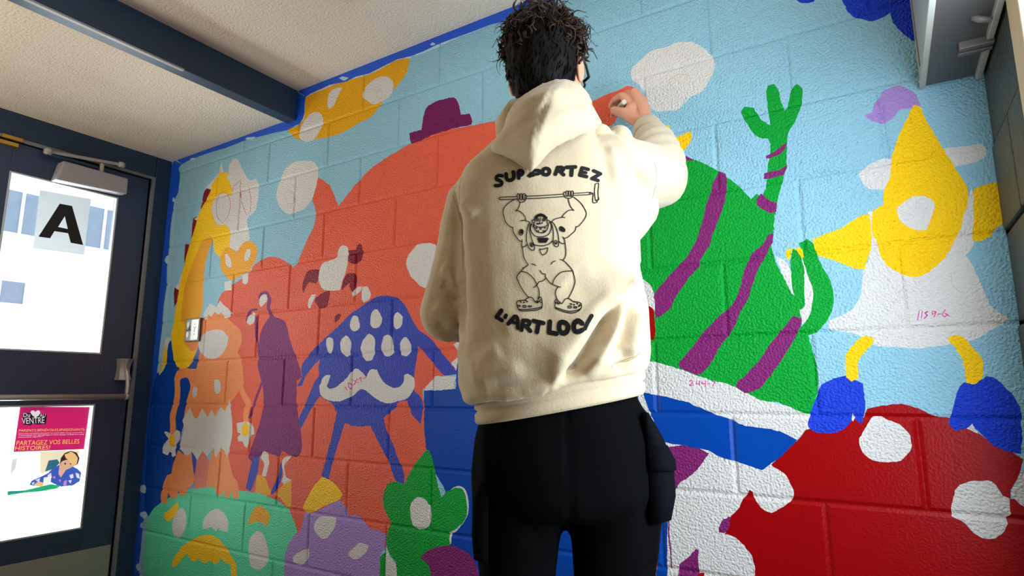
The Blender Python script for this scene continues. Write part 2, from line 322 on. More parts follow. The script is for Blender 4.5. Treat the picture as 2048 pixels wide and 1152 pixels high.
# ---------------------------------------------------------------- mural wall: concrete blocks with painted figures
MURAL = [('royal',[(109,537),(168,509),(270,472),(404,483),(400,371),(381,220),(329,102),(311,-8),(443,-9),(474,-126),(463,-186),(244,-250),(194,-300),(82,-343),(38,-394),(148,-1302),(6,-1341),(-142,330),(63,357),(113,427)]),
('white',[(91,508),(109,537),(157,526),(131,498),(130,418),(114,377),(73,344),(69,394)]),
('yellow',[(90,495),(114,490),(130,418),(112,385),(76,356),(69,411),(74,471)]),
('coral',[(2155,1188),(2055,1215),(1958,1223),(1847,1226),(1723,1214),(1612,1187),(1520,1157),(1449,1118),(1394,1077),(1365,1053),(1332,1026),(1303,1078),(1286,1105),(1269,1130),(1236,1155),(1192,1179),(1162,1158),(1167,1087),(1187,1039),(1192,979),(1159,925),(1121,863),(1088,808),(1062,796),(1033,815),(979,843),(932,857),(873,860),(803,841),(750,803),(679,771),(623,757),(567,730),(532,692),(529,612),(537,455),(608,224),(693,6),(773,-200),(955,-302),(1481,-312),(1700,-259),(1809,-106),(1850,13),(1809,268),(1995,369),(2157,563),(2294,886)]),
('coral',[(2137,1041),(2105,1159),(2258,1159),(2374,1180),(2495,1183),(2536,1192),(2581,1196),(2614,1201),(2656,1164),(2644,1124),(2578,1113),(2555,1086),(2498,1088),(2457,1081),(2379,1042),(2225,957)]),
('white',[(1143,1265),(1041,1283),(974,1265),(938,1216),(919,1163),(922,1130),(957,1077),(1006,1046),(1051,1042),(1117,1051),(1162,1085),(1178,1116),(1191,1168),(1192,1213),(1171,1248)]),
('white',[(2627,1256),(2655,1276),(2698,1295),(2740,1293),(2776,1298),(2815,1282),(2847,1255),(2869,1219),(2873,1187),(2861,1154),(2835,1120),(2796,1110),(2765,1086),(2735,1086),(2695,1097),(2675,1116),(2666,1161),(2641,1202),(2626,1217)]),
('pencil',[(2735,1163),(2745,1184),(2771,1193),(2797,1182),(2809,1153),(2811,1137),(2813,1137),(2811,1153),(2798,1184),(2770,1195),(2743,1187),(2733,1165)]),
('pencil',[(1003,1093),(976,1136),(1002,1158),(1035,1137),(1042,1094),(1019,1076),(1000,1094),(998,1093),(1021,1073),(1046,1093),(1039,1138),(1000,1161),(972,1137),(1000,1093)]),
('white',[(1842,798),(1778,806),(1746,785),(1718,756),(1719,724),(1750,676),(1799,640),(1838,637),(1875,707),(1866,776)]),
('mustard',[(1071,1593),(1139,1594),(1215,1597),(1289,1599),(1481,1581),(1630,1599),(1704,1583),(1699,1545),(1678,1508),(1644,1482),(1564,1431),(1510,1387),(1415,1367),(1336,1352),(1232,1354),(1157,1363),(1055,1383),(1000,1420),(969,1448),(979,1462),(1037,1455),(1080,1489)]),
('white',[(1239,1558),(1270,1573),(1322,1566),(1294,1528),(1275,1494),(1244,1482),(1232,1505),(1230,1537)]),
('white',[(1446,1505),(1464,1526),(1521,1547),(1577,1539),(1611,1513),(1621,1481),(1600,1443),(1554,1434),(1507,1436),(1468,1465),(1442,1487)]),
('white',[(1061,1446),(1092,1478),(1135,1495),(1180,1481),(1210,1448),(1202,1411),(1167,1373),(1124,1359),(1067,1380),(1050,1416)]),
('pencil',[(1532,1455),(1526,1478),(1543,1487),(1560,1476),(1557,1452),(1539,1446),(1541,1444),(1560,1450),(1563,1476),(1542,1490),(1523,1480),(1529,1455)]),
('white',[(1074,1469),(1081,1496),(1082,1537),(1076,1586),(1142,1586),(1218,1589),(1292,1592),(1404,1582),(1484,1576),(1560,1583),(1637,1593),(1712,1578),(1710,1589),(1632,1604),(1553,1594),(1478,1587),(1400,1594),(1286,1604),(1212,1601),(1135,1599),(1062,1596),(1065,1542),(1064,1502),(1058,1476)]),
('palefringe',[(1736,1581),(1843,1581),(1911,1588),(2017,1589),(2106,1595),(2190,1593),(2305,1590),(2300,1606),(2184,1610),(2100,1612),(2009,1607),(1903,1606),(1834,1599),(1728,1599)]),
('hatpurple',[(1719,1219),(1713,1258),(1739,1259),(1773,1258),(1780,1297),(1795,1341),(1828,1353),(1876,1357),(1932,1347),(1952,1320),(1964,1271),(2002,1267),(2018,1231),(2010,1223),(1950,1225),(1847,1226),(1782,1218),(1732,1214)]),
('maroon',[(387,1294),(333,1268),(316,1183),(352,1186),(388,1241)]),
('maroon',[(284,1148),(253,1140),(253,1078),(253,1038),(283,1078),(303,1123)]),
('maroon',[(200,1015),(208,913),(239,935),(239,1005)]),
('maroon',[(140,793),(140,750),(155,688),(175,712),(193,771)]),
('white',[(200,866),(170,817),(147,788),(193,771),(213,812)]),
('white',[(330,1189),(299,1150),(264,1134),(303,1119),(335,1153)]),
('white',[(531,1321),(533,1364),(562,1401),(605,1383),(637,1334),(682,1282),(711,1260),(757,1255),(780,1217),(783,1153),(767,1100),(719,1075),(708,1061),(727,1009),(744,967),(721,946),(661,921),(607,932),(562,975),(551,1060),(481,1070),(423,1139),(408,1194),(433,1224),(488,1232),(512,1253),(479,1296)]),
('white',[(465,1399),(431,1340),(338,1287),(412,1274),(488,1338)]),
('yellow',[(467,1386),(466,1342),(537,1332),(519,1310),(559,1264),(569,1236),(566,1208),(488,1232),(433,1224),(411,1176),(433,1120),(481,1070),(551,1060),(584,1013),(585,947),(583,915),(532,896),(472,937),(442,1000),(409,936),(393,854),(396,778),(405,670),(392,613),(402,499),(370,428),(328,381),(257,374),(208,400),(188,433),(160,509),(153,552),(163,628),(177,730),(191,832),(215,916),(235,984),(268,1058),(299,1150),(342,1205),(391,1267),(395,1294),(446,1337)]),
('amber',[(420,1026),(442,1000),(409,936),(393,854),(396,778),(405,670),(392,613),(402,499),(364,468),(298,479),(264,513),(267,588),(225,615),(223,675),(234,793),(279,892),(314,948),(356,1011)]),
('orange',[(295,504),(402,499),(380,460),(330,457)]),
('redpencil',[(453,1194),(462,1227),(507,1236),(551,1203),(567,1150),(550,1103),(515,1079),(470,1115),(453,1160),(453,1195),(448,1196),(449,1161),(466,1115),(515,1077),(554,1101),(571,1149),(555,1203),(508,1238),(458,1229),(448,1196)]),
('redpencil',[(637,1264),(638,1196),(672,1132),(704,1085),(731,1098),(730,1164),(704,1227),(700,1227),(726,1164),(727,1099),(706,1087),(676,1132),(643,1196),(641,1263)]),
('redpencil',[(579,1224),(582,1250),(645,1276),(642,1278),(579,1252),(575,1225)]),
('amber',[(528,921),(566,946),(620,930),(655,910),(672,936),(708,956),(758,951),(793,928),(806,899),(802,872),(779,836),(756,815),(701,797),(639,779),(599,791),(555,820),(523,864),(518,898)]),
('white',[(556,918),(577,911),(607,879),(618,846),(599,844),(569,871)]),
('white',[(725,917),(750,918),(758,897),(743,863),(718,862),(710,883)]),
('white',[(707,796),(750,803),(755,760),(732,750),(712,760)]),
('white',[(571,778),(620,781),(632,732),(573,736)]),
('orange',[(392,613),(460,621),(582,613),(665,572),(719,539),(738,484),(713,440),(741,409),(779,296),(707,230),(691,215),(685,112),(330,94),(329,148),(339,219),(359,275),(355,300),(334,324),(304,331),(266,317),(240,299),(216,309),(224,350),(257,374),(386,371),(397,483)]),
('royal',[(379,370),(394,487),(412,450),(397,369)]),
('white',[(421,607),(423,644),(466,681),(523,661),(545,691),(582,664),(617,646),(646,624),(610,601),(555,617),(449,608)]),
('orange',[(449,606),(459,629),(488,617),(512,639),(541,622),(566,635),(589,610),(531,600)]),
('white',[(524,553),(592,542),(634,512),(627,466),(581,425),(517,412),(446,433),(398,475),(401,507),(444,541)]),
('white',[(391,290),(421,279),(419,243),(393,234),(380,247),(384,271)]),
('white',[(556,320),(594,308),(608,267),(585,251),(561,263),(552,297)]),
('orange',[(212,332),(230,251),(223,205),(207,148),(217,91),(219,36),(268,36),(266,91),(257,145),(273,200),(280,250),(262,332)]),
('orange',[(719,378),(729,295),(761,247),(797,211),(787,166),(800,107),(837,110),(825,165),(834,214),(795,256),(768,297),(758,377)]),
('white',[(336,149),(372,188),(413,142),(434,139),(475,186),(521,145),(548,183),(579,150),(618,195),(652,173),(677,226),(705,149),(719,84),(713,40),(696,-22),(642,15),(610,-30),(579,9),(539,-30),(503,-6),(469,-49),(417,-14),(379,-35),(311,-4),(325,39),(339,86),(318,125)]),
('rose',[(469,-49),(503,-6),(539,-30),(569,-61),(565,-120),(552,-168),(462,-179),(454,-128),(454,-83)]),
('orange',[(305,-12),(379,-35),(417,-14),(441,-84),(454,-128),(452,-158),(409,-183),(392,-211),(360,-221),(328,-197),(326,-228),(285,-239),(252,-211),(246,-261),(211,-268),(192,-247),(193,-208),(225,-137),(266,-126),(273,-79)]),
('orange',[(579,9),(610,-30),(642,15),(696,-22),(718,-52),(749,-107),(789,-139),(795,-193),(760,-193),(744,-163),(730,-196),(700,-195),(684,-168),(663,-195),(637,-186),(621,-159),(559,-168),(555,-121),(563,-62)]),
('cobalt',[(417,-14),(462,-49),(457,-128),(432,-70)]),
('white',[(168,65),(210,35),(164,1),(170,-34),(216,-44),(235,-23),(261,-49),(288,-40),(280,6),(311,39),(305,73),(275,80),(244,52),(189,70)]),
('yellow',[(235,59),(267,45),(266,6),(239,-3),(220,19),(220,43)]),
('white',[(745,124),(756,85),(780,79),(758,64),(766,46),(796,47),(810,30),(834,21),(842,53),(846,74),(874,82),(865,110),(840,127),(804,133)]),
('yellow',[(810,131),(835,116),(836,81),(811,69),(786,79),(780,111)]),
('plum',[(776,576),(780,605),(800,620),(839,620),(835,632),(790,631),(761,611),(757,579)]),
('plum',[(859,672),(863,691),(884,693),(905,669),(903,624),(938,582),(957,588),(926,625),(927,669),(895,705),(845,703),(835,678)]),
('plum',[(930,590),(947,589),(994,576),(1034,558),(1054,521),(1081,463),(1118,405),(1148,356),(1162,322),(1132,305),(1140,212),(1169,119),(1184,60),(1182,21),(1153,0),(1117,5),(1068,22),(1039,-3),(962,10),(897,-14),(850,-3),(886,82),(913,153),(922,224),(907,295),(884,332),(866,376),(865,435),(867,494),(875,530),(904,566)]),
('plum',[(889,55),(852,18),(842,-17),(869,-33),(923,-6)]),
('plum',[(820,597),(831,517),(859,434),(883,346),(901,347),(878,435),(850,517),(839,596)]),
('plum',[(896,304),(862,232),(824,149),(839,146),(878,229),(911,300)]),
('white',[(867,692),(896,689),(904,670),(889,649),(861,637),(845,652),(850,678)]),
('white',[(774,596),(808,617),(822,601),(819,571),(791,557),(764,574)]),
('cobalt',[(896,-7),(870,-36),(846,-127),(842,-148),(872,-153),(893,-124),(914,-81),(923,-6)]),
('cobalt',[(1052,-32),(1073,-24),(1073,-84),(1051,-125),(1022,-157),(1009,-151),(1019,-127),(1046,-79)]),
('white',[(929,1),(950,13),(973,7),(985,-30),(975,-64),(972,-88),(944,-86),(952,-59),(955,-38),(930,-12)]),
('white',[(1081,-4),(1117,5),(1113,-9),(1094,-23),(1085,-43),(1099,-82),(1131,-89),(1122,-103),(1092,-112),(1074,-97),(1082,-70),(1068,-31)]),
('mustard',[(910,-85),(949,-86),(973,-98),(992,-129),(1010,-141),(1006,-158),(958,-166),(908,-163)]),
('mustard',[(1072,-123),(1086,-109),(1131,-93),(1137,-131),(1141,-198),(1120,-197),(1076,-168),(1033,-156),(1052,-138)]),
('cobalt',[(1549,617),(1601,625),(1644,619),(1687,603),(1721,572),(1747,533),(1780,488),(1835,455),(1890,400),(1957,334),(1968,323),(1935,318),(1906,318),(1868,348),(1837,378),(1786,424),(1779,379),(1769,326),(1767,271),(1779,260),(1811,225),(1806,150),(1790,161),(1766,178),(1737,230),(1697,224),(1678,200),(1626,166),(1640,127),(1675,75),(1718,2),(1735,-36),(1732,-62),(1712,-64),(1688,-40),(1653,16),(1605,78),(1560,137),(1513,131),(1468,134),(1427,142),(1407,95),(1372,6),(1349,-70),(1306,-61),(1326,-3),(1356,93),(1378,182),(1343,220),(1323,227),(1278,246),(1228,193),(1179,119),(1169,116),(1160,155),(1196,219),(1235,293),(1265,327),(1260,354),(1263,389),(1215,355),(1178,315),(1165,286),(1134,283),(1162,322),(1154,356),(1162,376),(1210,423),(1277,468),(1370,524),(1433,567),(1496,595)]),
('white',[(1484,523),(1486,509),(1477,499),(1467,494),(1455,494),(1443,500),(1432,510),(1429,525),(1433,537),(1436,550),(1447,556),(1459,556),(1471,549),(1478,536)]),
('white',[(1603,534),(1599,518),(1590,506),(1578,501),(1565,501),(1551,506),(1542,521),(1542,538),(1542,554),(1549,567),(1561,574),(1575,573),(1586,562),(1596,550)]),
('white',[(1706,520),(1703,507),(1696,498),(1686,493),(1676,491),(1666,499),(1662,512),(1659,525),(1661,539),(1668,550),(1678,555),(1688,550),(1697,544),(1705,535)]),
('white',[(1342,449),(1342,436),(1337,426),(1331,416),(1321,416),(1312,425),(1304,436),(1300,449),(1299,464),(1303,476),(1312,479),(1321,479),(1331,476),(1339,464)]),
('white',[(1443,438),(1439,422),(1435,405),(1422,396),(1408,401),(1395,409),(1385,423),(1380,440),(1380,459),(1391,471),(1403,476),(1417,480),(1430,471),(1440,456)]),
('white',[(1569,425),(1568,403),(1559,382),(1542,377),(1526,379),(1512,390),(1501,407),(1494,431),(1502,453),(1514,467),(1528,480),(1545,479),(1560,468),(1569,448)]),
('white',[(1666,430),(1667,411),(1658,397),(1646,390),(1633,391),(1620,398),(1607,410),(1603,430),(1607,447),(1612,463),(1623,472),(1638,473),(1651,464),(1659,447)]),
('white',[(1752,422),(1749,407),(1741,395),(1730,390),(1718,391),(1705,394),(1698,409),(1697,425),(1698,440),(1705,452),(1715,460),(1728,460),(1738,448),(1746,437)]),
('white',[(1278,292),(1283,314),(1306,326),(1333,327),(1327,310),(1319,293),(1314,286),(1325,276),(1358,276),(1399,298),(1421,312),(1447,337),(1473,350),(1510,333),(1529,317),(1553,345),(1584,344),(1602,316),(1616,301),(1641,287),(1675,275),(1703,281),(1719,297),(1722,321),(1738,326),(1762,314),(1770,302),(1771,277),(1756,254),(1733,236),(1693,227),(1644,220),(1593,232),(1549,256),(1505,272),(1461,247),(1399,227),(1352,224),(1313,233),(1278,253),(1270,286)]),
('magenta',[(1415.4,281.1),(1427.4,265.7),(1431.2,267.1),(1419.3,282.5)]),
('magenta',[(1431.8,295.8),(1454.3,286.1),(1456.5,288.6),(1434.0,298.4)]),
('magenta',[(1453.3,287.7),(1448.7,272.5),(1453.0,271.7),(1457.5,287.0)]),
('magenta',[(1452.2,273.3),(1438.0,281.0),(1435.4,278.6),(1449.6,270.9)]),
('magenta',[(1438.9,279.8),(1438.0,295.1),(1433.6,295.2),(1434.5,279.8)]),
('magenta',[(1462.7,284.5),(1478.1,299.6),(1474.5,301.5),(1459.2,286.3)]),
('magenta',[(1477.0,302.0),(1454.9,307.9),(1453.6,305.1),(1475.6,299.1)]),
('magenta',[(1470.9,288.6),(1483.1,311.3),(1479.0,312.5),(1466.8,289.8)]),
('magenta',[(1477.4,293.4),(1493.3,297.1),(1491.8,300.0),(1475.9,296.3)]),
('magenta',[(1488.3,305.1),(1503.7,316.3),(1500.6,318.5),(1485.2,307.2)]),
('magenta',[(1500.0,317.4),(1501.1,298.4),(1505.4,298.4),(1504.3,317.3)]),
('magenta',[(1514.3,308.3),(1529.8,313.8),(1527.8,316.5),(1512.2,311.0)]),
('white',[(1818,262),(1821,277),(1847,298),(1869,316),(1957,312),(1950,294),(1951,265),(1929,254),(1893,262)]),
('white',[(1935,358),(1967,385),(1999,350),(1968,326)]),
('white',[(1944,424),(1966,437),(1991,390),(1967,394)]),
('white',[(1341,822),(1354,848),(1373,854),(1400,839),(1401,780),(1394,746),(1377,706),(1365,666),(1311,671),(1266,679),(1238,710),(1233,756),(1253,790),(1292,799),(1332,805)]),
('maroon',[(1403,828),(1446,826),(1450,839),(1463,848),(1478,839),(1487,804),(1481,777),(1449,767),(1416,775),(1403,793)]),
('maroon',[(1234,767),(1232,728),(1218,708),(1176,719),(1156,699),(1143,672),(1133,702),(1142,744),(1161,767),(1192,771)]),
('maroon',[(1400,732),(1442,731),(1458,705),(1454,679),(1438,650),(1422,668),(1416,692),(1375,666),(1378,700)]),
('maroon',[(1306,672),(1304,637),(1291,611),(1257,599),(1236,608),(1213,638),(1232,654),(1272,668)]),
('maroon',[(1340,546),(1343,563),(1362,574),(1377,567),(1368,551),(1345,535)]),
('white',[(1185,605),(1174,609),(1177,641),(1196,664),(1222,662),(1208,638),(1194,618)]),
('white',[(1433,647),(1455,669),(1487,671),(1483,656),(1439,633)]),
('white',[(1492,669),(1519,668),(1539,638),(1531,619),(1495,605),(1487,622),(1488,649)]),
('royal',[(1816,264),(1888,268),(1958,271),(1965,369),(2015,402),(2137,267),(2614,266),(2639,170),(2690,104),(2679,-48),(2663,-619),(1952,-812),(1928,-96),(1855,13),(1826,96)]),
('mint',[(216,-1284),(97,-540),(89,-457),(88,-373),(109,-324),(161,-281),(243,-243),(402,-188),(507,-172),(621,-159),(791,-159),(913,-156),(980,-164),(1056,-177),(1121,-203),(1165,-249),(1188,-281),(1170,-299),(1138,-334),(1122,-386),(1172,-1024)]),
('orange',[(407,-131),(454,-128),(452,-158),(409,-183),(392,-211),(360,-221),(328,-197),(326,-228),(285,-239),(252,-211),(246,-261),(211,-268),(192,-247),(193,-208),(225,-137),(309,-123)]),
('orange',[(615,-116),(749,-107),(789,-139),(795,-193),(760,-193),(744,-163),(730,-196),(700,-195),(684,-168),(663,-195),(637,-186),(621,-159)]),
('white',[(325,-310),(361,-273),(396,-277),(420,-315),(410,-367),(368,-404),(333,-401),(308,-356)]),
('white',[(549,-326),(563,-289),(633,-250),(696,-258),(739,-292),(736,-333),(700,-334),(668,-325),(652,-343),(619,-329),(589,-338),(560,-343)]),
('white',[(930,-311),(893,-345),(888,-391),(905,-448),(939,-456),(973,-454),(1017,-419),(1018,-381),(998,-338),(974,-315),(940,-306)]),
('yellow',[(226,-312),(266,-293),(336,-245),(347,-271),(325,-310),(274,-341),(244,-333)]),
('mustard',[(919,-212),(883,-253),(875,-284),(898,-285),(925,-272),(958,-271),(997,-283),(1016,-252),(1002,-227),(963,-212)]),
('yellow',[(334,-529),(342,-499),(401,-440),(475,-399),(574,-366),(649,-364),(713,-387),(765,-421),(817,-467),(911,-1095),(884,-1102),(776,-463),(734,-459),(703,-446),(687,-465),(658,-476),(625,-463),(603,-480),(572,-481),(545,-471),(508,-486),(475,-481),(451,-459),(409,-489),(374,-523),(342,-535)]),
('lavender',[(1172,-1024),(1118,-393),(1138,-334),(1170,-302),(1207,-270),(1221,-206),(1269,-201),(1324,-180),(1414,-144),(1451,-165),(1470,-193),(1522,-187),(1548,-208),(1583,-227),(1624,-228),(1656,-238),(1650,-281),(1632,-322),(1644,-896)]),
('white',[(1282,-243),(1308,-215),(1363,-208),(1400,-209),(1397,-236),(1368,-275),(1337,-292),(1304,-280),(1281,-261)]),
('white',[(1167,-383),(1195,-358),(1256,-337),(1261,-361),(1236,-392),(1208,-403),(1173,-397)]),
('white',[(1474,-321),(1527,-282),(1573,-285),(1562,-309),(1513,-341),(1474,-332)]),
('yellow',[(1210,-188),(1253,-121),(1311,-64),(1363,-75),(1402,-97),(1430,-119),(1414,-141),(1324,-174),(1269,-201),(1221,-204)]),
('white',[(1674,-888),(1652,-314),(1661,-257),(1675,-305),(1708,-334),(1772,-861)]),
('green',[(1636,-898),(1632,-322),(1653,-297),(1675,-887)]),
('white',[(1846,63),(1874,-16),(1897,-95),(1929,-71),(1963,-48),(1998,-55),(2015,-85),(2012,-132),(1972,-188),(1948,-201),(1946,-233),(1925,-236),(1821,-108)]),
('green',[(1736,-59),(1758,-18),(1805,36),(1835,66),(1850,55),(1862,22),(1877,-21),(1892,-69),(1903,-89),(1929,-68),(1963,-53),(1991,-58),(2006,-86),(2009,-127),(1999,-154),(1965,-184),(1937,-198),(1940,-234),(1939,-255),(1963,-809),(1765,-863),(1707,-328),(1675,-300),(1657,-263),(1664,-223),(1678,-194),(1661,-173),(1640,-141),(1638,-101),(1657,-65),(1696,-55)]),
('plum',[(1815,-295),(1847,-266),(1897,-247),(1953,-238),(2000,-247),(2040,-272),(2053,-300),(2058,-784),(1956,-811),(1856,-318)]),
('white',[(1766,-146),(1772,-117),(1802,-97),(1828,-101),(1855,-129),(1859,-158),(1849,-186),(1824,-200),(1790,-199),(1771,-178)]),
('pencil',[(1850,-159),(1844,-183),(1823,-195),(1824,-196),(1846,-184),(1853,-159)]),
('white',[(2611,586),(2634,576),(2668,544),(2667,464),(2648,379),(2644,351),(2681,341),(2727,325),(2773,308),(2816,291),(2855,282),(2911,253),(2953,237),(3003,223),(3053,205),(3040,171),(3009,144),(2953,80),(3013,49),(3009,-10),(2944,-52),(2892,-557),(2652,-622),(2679,103),(2625,169),(2601,323)]),
('green',[(2473,823),(2534,909),(2625,947),(2703,951),(2775,936),(2786,929),(2823,906),(2863,875),(2889,851),(2914,822),(2933,797),(2948,776),(2961,788),(2983,774),(3009,763),(3002,717),(2995,673),(2989,637),(2994,606),(3001,582),(3014,550),(3032,513),(3044,470),(3047,431),(3034,405),(3058,401),(3064,359),(3071,318),(3071,280),(3060,239),(3049,208),(3029,211),(3003,223),(2977,235),(2953,237),(2911,253),(2855,282),(2816,291),(2773,308),(2727,325),(2681,341),(2603,359),(2519,399),(2456,508),(2435,667)]),
('white',[(2623,591),(2638,583),(2657,566),(2667,540),(2668,487),(2639,504),(2611,550)]),
('red',[(2630,512),(2645,508),(2664,492),(2666,463),(2665,420),(2658,406),(2641,412)]),
('green',[(2938,1033),(2946,1044),(2967,1036),(2982,1010),(2986,997),(3009,974),(3006,1026),(3005,1065),(3010,1086),(3027,1089),(3036,1071),(3040,1031),(3048,1004),(3060,1033),(3068,1059),(3084,1072),(3095,1059),(3091,1017),(3070,966),(3053,943),(3045,894),(3036,834),(3023,790),(3011,755),(3006,722),(2979,726),(2959,760),(2980,789),(2990,822),(2997,862),(3005,918),(3001,936),(2986,941),(2970,954),(2951,988),(2939,1018)]),
('plum',[(2992,890),(3011,895),(3035,911),(3047,917),(3042,898),(3023,885),(2993,882)]),
('plum',[(2986,841),(3020,844),(3042,853),(3034,829),(3006,824),(2981,826)]),
('plum',[(2961,774),(2973,787),(2991,766),(3011,753),(3008,730),(2994,728),(2974,744),(2961,760)]),
('plum',[(2770,937),(2782,933),(2803,915),(2786,919),(2771,926)]),
('plum',[(2843,815),(2853,848),(2868,872),(2885,859),(2889,841),(2885,813),(2875,770),(2859,730),(2839,690),(2833,667),(2808,632),(2793,600),(2768,574),(2738,539),(2713,498),(2688,476),(2669,468),(2668,502),(2668,540),(2692,567),(2732,607),(2762,633),(2792,677),(2819,746),(2831,788)]),
('plum',[(2983,674),(2966,645),(2940,625),(2920,586),(2905,543),(2880,490),(2848,465),(2811,431),(2768,383),(2729,343),(2733,325),(2777,308),(2791,310),(2819,341),(2844,385),(2876,423),(2905,480),(2924,509),(2934,540),(2958,591),(2977,621),(2985,638),(2992,650),(2995,672)]),
('plum',[(3027,451),(3046,446),(3046,431),(3034,406),(3001,353),(2970,311),(2957,295),(2941,275),(2916,262),(2899,257),(2877,273),(2880,285),(2902,304),(2938,342),(2960,371),(2989,409)]),
('white',[(2997,612),(3018,598),(3030,570),(3031,540),(3034,502),(3031,505),(3018,536),(3005,582)]),
('white',[(3058,606),(3067,588),(3072,561),(3081,526),(3076,488),(3063,443),(3050,424),(3041,474),(3048,473),(3054,555)]),
('green',[(3055,638),(3073,648),(3087,633),(3093,606),(3105,571),(3117,535),(3122,505),(3117,464),(3101,432),(3077,408),(3058,402),(3033,404),(3049,429),(3066,451),(3076,488),(3077,526),(3066,562),(3061,597),(3059,619)]),
('yellow',[(3020,618),(3028,626),(3040,627),(3035,614),(3030,599),(3024,599)]),
('yellow',[(3045,628),(3061,621),(3064,601),(3055,599),(3049,614)]),
('green',[(3041,626),(3047,619),(3058,598),(3061,554),(3055,473),(3044,465),(3034,492),(3030,540),(3032,592),(3036,618)]),
('yellow',[(2692,1026),(2710,1027),(2733,1045),(2736,1020),(2734,1010),(2754,998),(2796,1009),(2797,990),(2786,967),(2771,948),(2759,966),(2730,980)]),
('white',[(3232,820),(3253,825),(3276,822),(3278,796),(3268,760),(3257,745),(3219,756),(3207,780),(3207,802)]),
('white',[(3374,826),(3454,820),(3454,788),(3435,778),(3394,776),(3381,796)]),
('white',[(3214,696),(3228,698),(3249,699),(3395,691),(3409,696),(3420,718),(3423,698),(3413,602),(3407,583),(3394,566),(3404,541),(3410,510),(3420,472),(3429,441),(3454,416),(3421,394),(3389,375),(3344,367),(3315,362),(3284,360),(3242,365),(3202,369),(3180,387),(3160,400),(3104,414),(3109,436),(3150,453),(3174,480),(3187,516),(3190,549),(3204,580)]),
('lavender',[(3228,947),(3243,947),(3257,979),(3276,1001),(3305,1004),(3324,992),(3339,970),(3345,938),(3326,941),(3306,942),(3290,926),(3268,915),(3251,921),(3235,934)]),
('yellow',[(3328,946),(3336,945),(3345,934),(3352,902),(3362,870),(3377,825),(3387,798),(3397,768),(3411,729),(3413,712),(3406,677),(3392,636),(3377,603),(3361,574),(3340,549),(3309,528),(3283,527),(3262,541),(3237,568),(3227,594),(3226,619),(3219,641),(3221,678),(3225,698),(3246,708),(3251,741),(3266,777),(3278,830),(3297,882),(3317,920)]),
('yellow',[(3086,644),(3119,655),(3157,667),(3199,690),(3215,691),(3218,662),(3212,604),(3202,581),(3193,554),(3177,558),(3143,577),(3107,596),(3093,606)]),
('yellow',[(3425,716),(3444,723),(3470,726),(3470,701),(3468,644),(3464,625),(3454,621),(3437,599),(3413,597),(3409,606),(3416,640),(3422,710)]),
('white',[(3272,695),(3294,712),(3315,720),(3337,713),(3348,693),(3340,664),(3325,636),(3304,639),(3279,661)]),
('pencil',[(3362,527),(3361,500),(3373,483),(3386,480),(3394,489),(3394,490),(3385,481),(3374,484),(3362,500),(3363,527)]),
('yellow',[(3136,345),(3146,364),(3166,388),(3184,394),(3199,386),(3192,371),(3173,351),(3161,332),(3158,292),(3143,285),(3133,293)]),
('yellow',[(3341,383),(3352,388),(3369,382),(3382,363),(3397,337),(3397,311),(3394,290),(3379,275),(3365,279),(3364,305),(3364,334),(3352,360),(3344,372)]),
('magenta',[(3293.7,446.8),(3288.0,424.6),(3289.6,424.1),(3295.3,446.3)]),
('magenta',[(3299.0,445.2),(3295.7,427.9),(3297.3,427.6),(3300.6,444.8)]),
('magenta',[(3303.5,440.1),(3308.7,433.9),(3309.9,435.4),(3304.7,441.5)]),
('magenta',[(3308.8,435.4),(3300.8,428.3),(3301.7,426.7),(3309.7,433.9)]),
('magenta',[(3301.7,426.6),(3308.5,432.0),(3307.7,433.6),(3300.8,428.3)]),
('magenta',[(3308.9,433.3),(3306.4,440.0),(3304.9,439.1),(3307.4,432.3)]),
('magenta',[(3306.1,438.8),(3311.3,443.4),(3310.4,445.0),(3305.1,440.3)]),
('magenta',[(3310.5,445.1),(3303.9,441.7),(3304.4,439.9),(3311.1,443.3)]),
('magenta',[(3318.5,442.7),(3326.2,441.0),(3326.5,442.9),(3318.9,444.6)]),
('magenta',[(3326.0,442.8),(3317.5,436.9),(3318.3,435.2),(3326.7,441.1)]),
('magenta',[(3318.7,436.0),(3319.5,443.6),(3317.9,443.7),(3317.1,436.1)]),
('magenta',[(3325.6,442.4),(3319.7,429.8),(3321.1,428.9),(3327.0,441.5)]),
('magenta',[(3327.3,434.4),(3335.2,435.8),(3335.1,437.7),(3327.2,436.4)]),
('magenta',[(3343.2,446.3),(3335.9,435.3),(3337.1,434.2),(3344.4,445.1)]),
('magenta',[(3335.9,434.1),(3339.9,428.1),(3341.2,429.4),(3337.2,435.4)]),
('magenta',[(3341.0,427.9),(3347.7,433.2),(3346.9,434.8),(3340.2,429.6)]),
('magenta',[(3347.6,434.9),(3341.8,438.0),(3341.1,436.2),(3346.9,433.1)]),
('magenta',[(3340.9,436.3),(3349.5,429.2),(3350.4,430.9),(3341.9,437.9)]),
('magenta',[(2755.1,288.2),(2763.5,292.2),(2762.6,294.2),(2754.2,290.2)]),
('magenta',[(2761.9,293.0),(2762.9,284.9),(2765.0,285.3),(2764.1,293.4)]),
('magenta',[(2763.4,286.0),(2753.5,279.3),(2754.7,277.5),(2764.5,284.2)]),
('magenta',[(2754.1,277.3),(2767.8,278.6),(2767.7,280.7),(2754.0,279.5)]),
('magenta',[(2774.0,290.6),(2772.2,282.5),(2774.3,282.1),(2776.1,290.2)]),
('magenta',[(2773.4,281.3),(2784.2,282.5),(2784.0,284.7),(2773.2,283.4)]),
('magenta',[(2782.1,291.7),(2781.3,276.9),(2783.5,276.9),(2784.3,291.6)]),
('magenta',[(2790.1,290.4),(2788.3,282.4),(2790.4,282.0),(2792.2,290.0)]),
('magenta',[(2789.4,281.2),(2800.2,282.4),(2800.0,284.5),(2789.3,283.3)]),
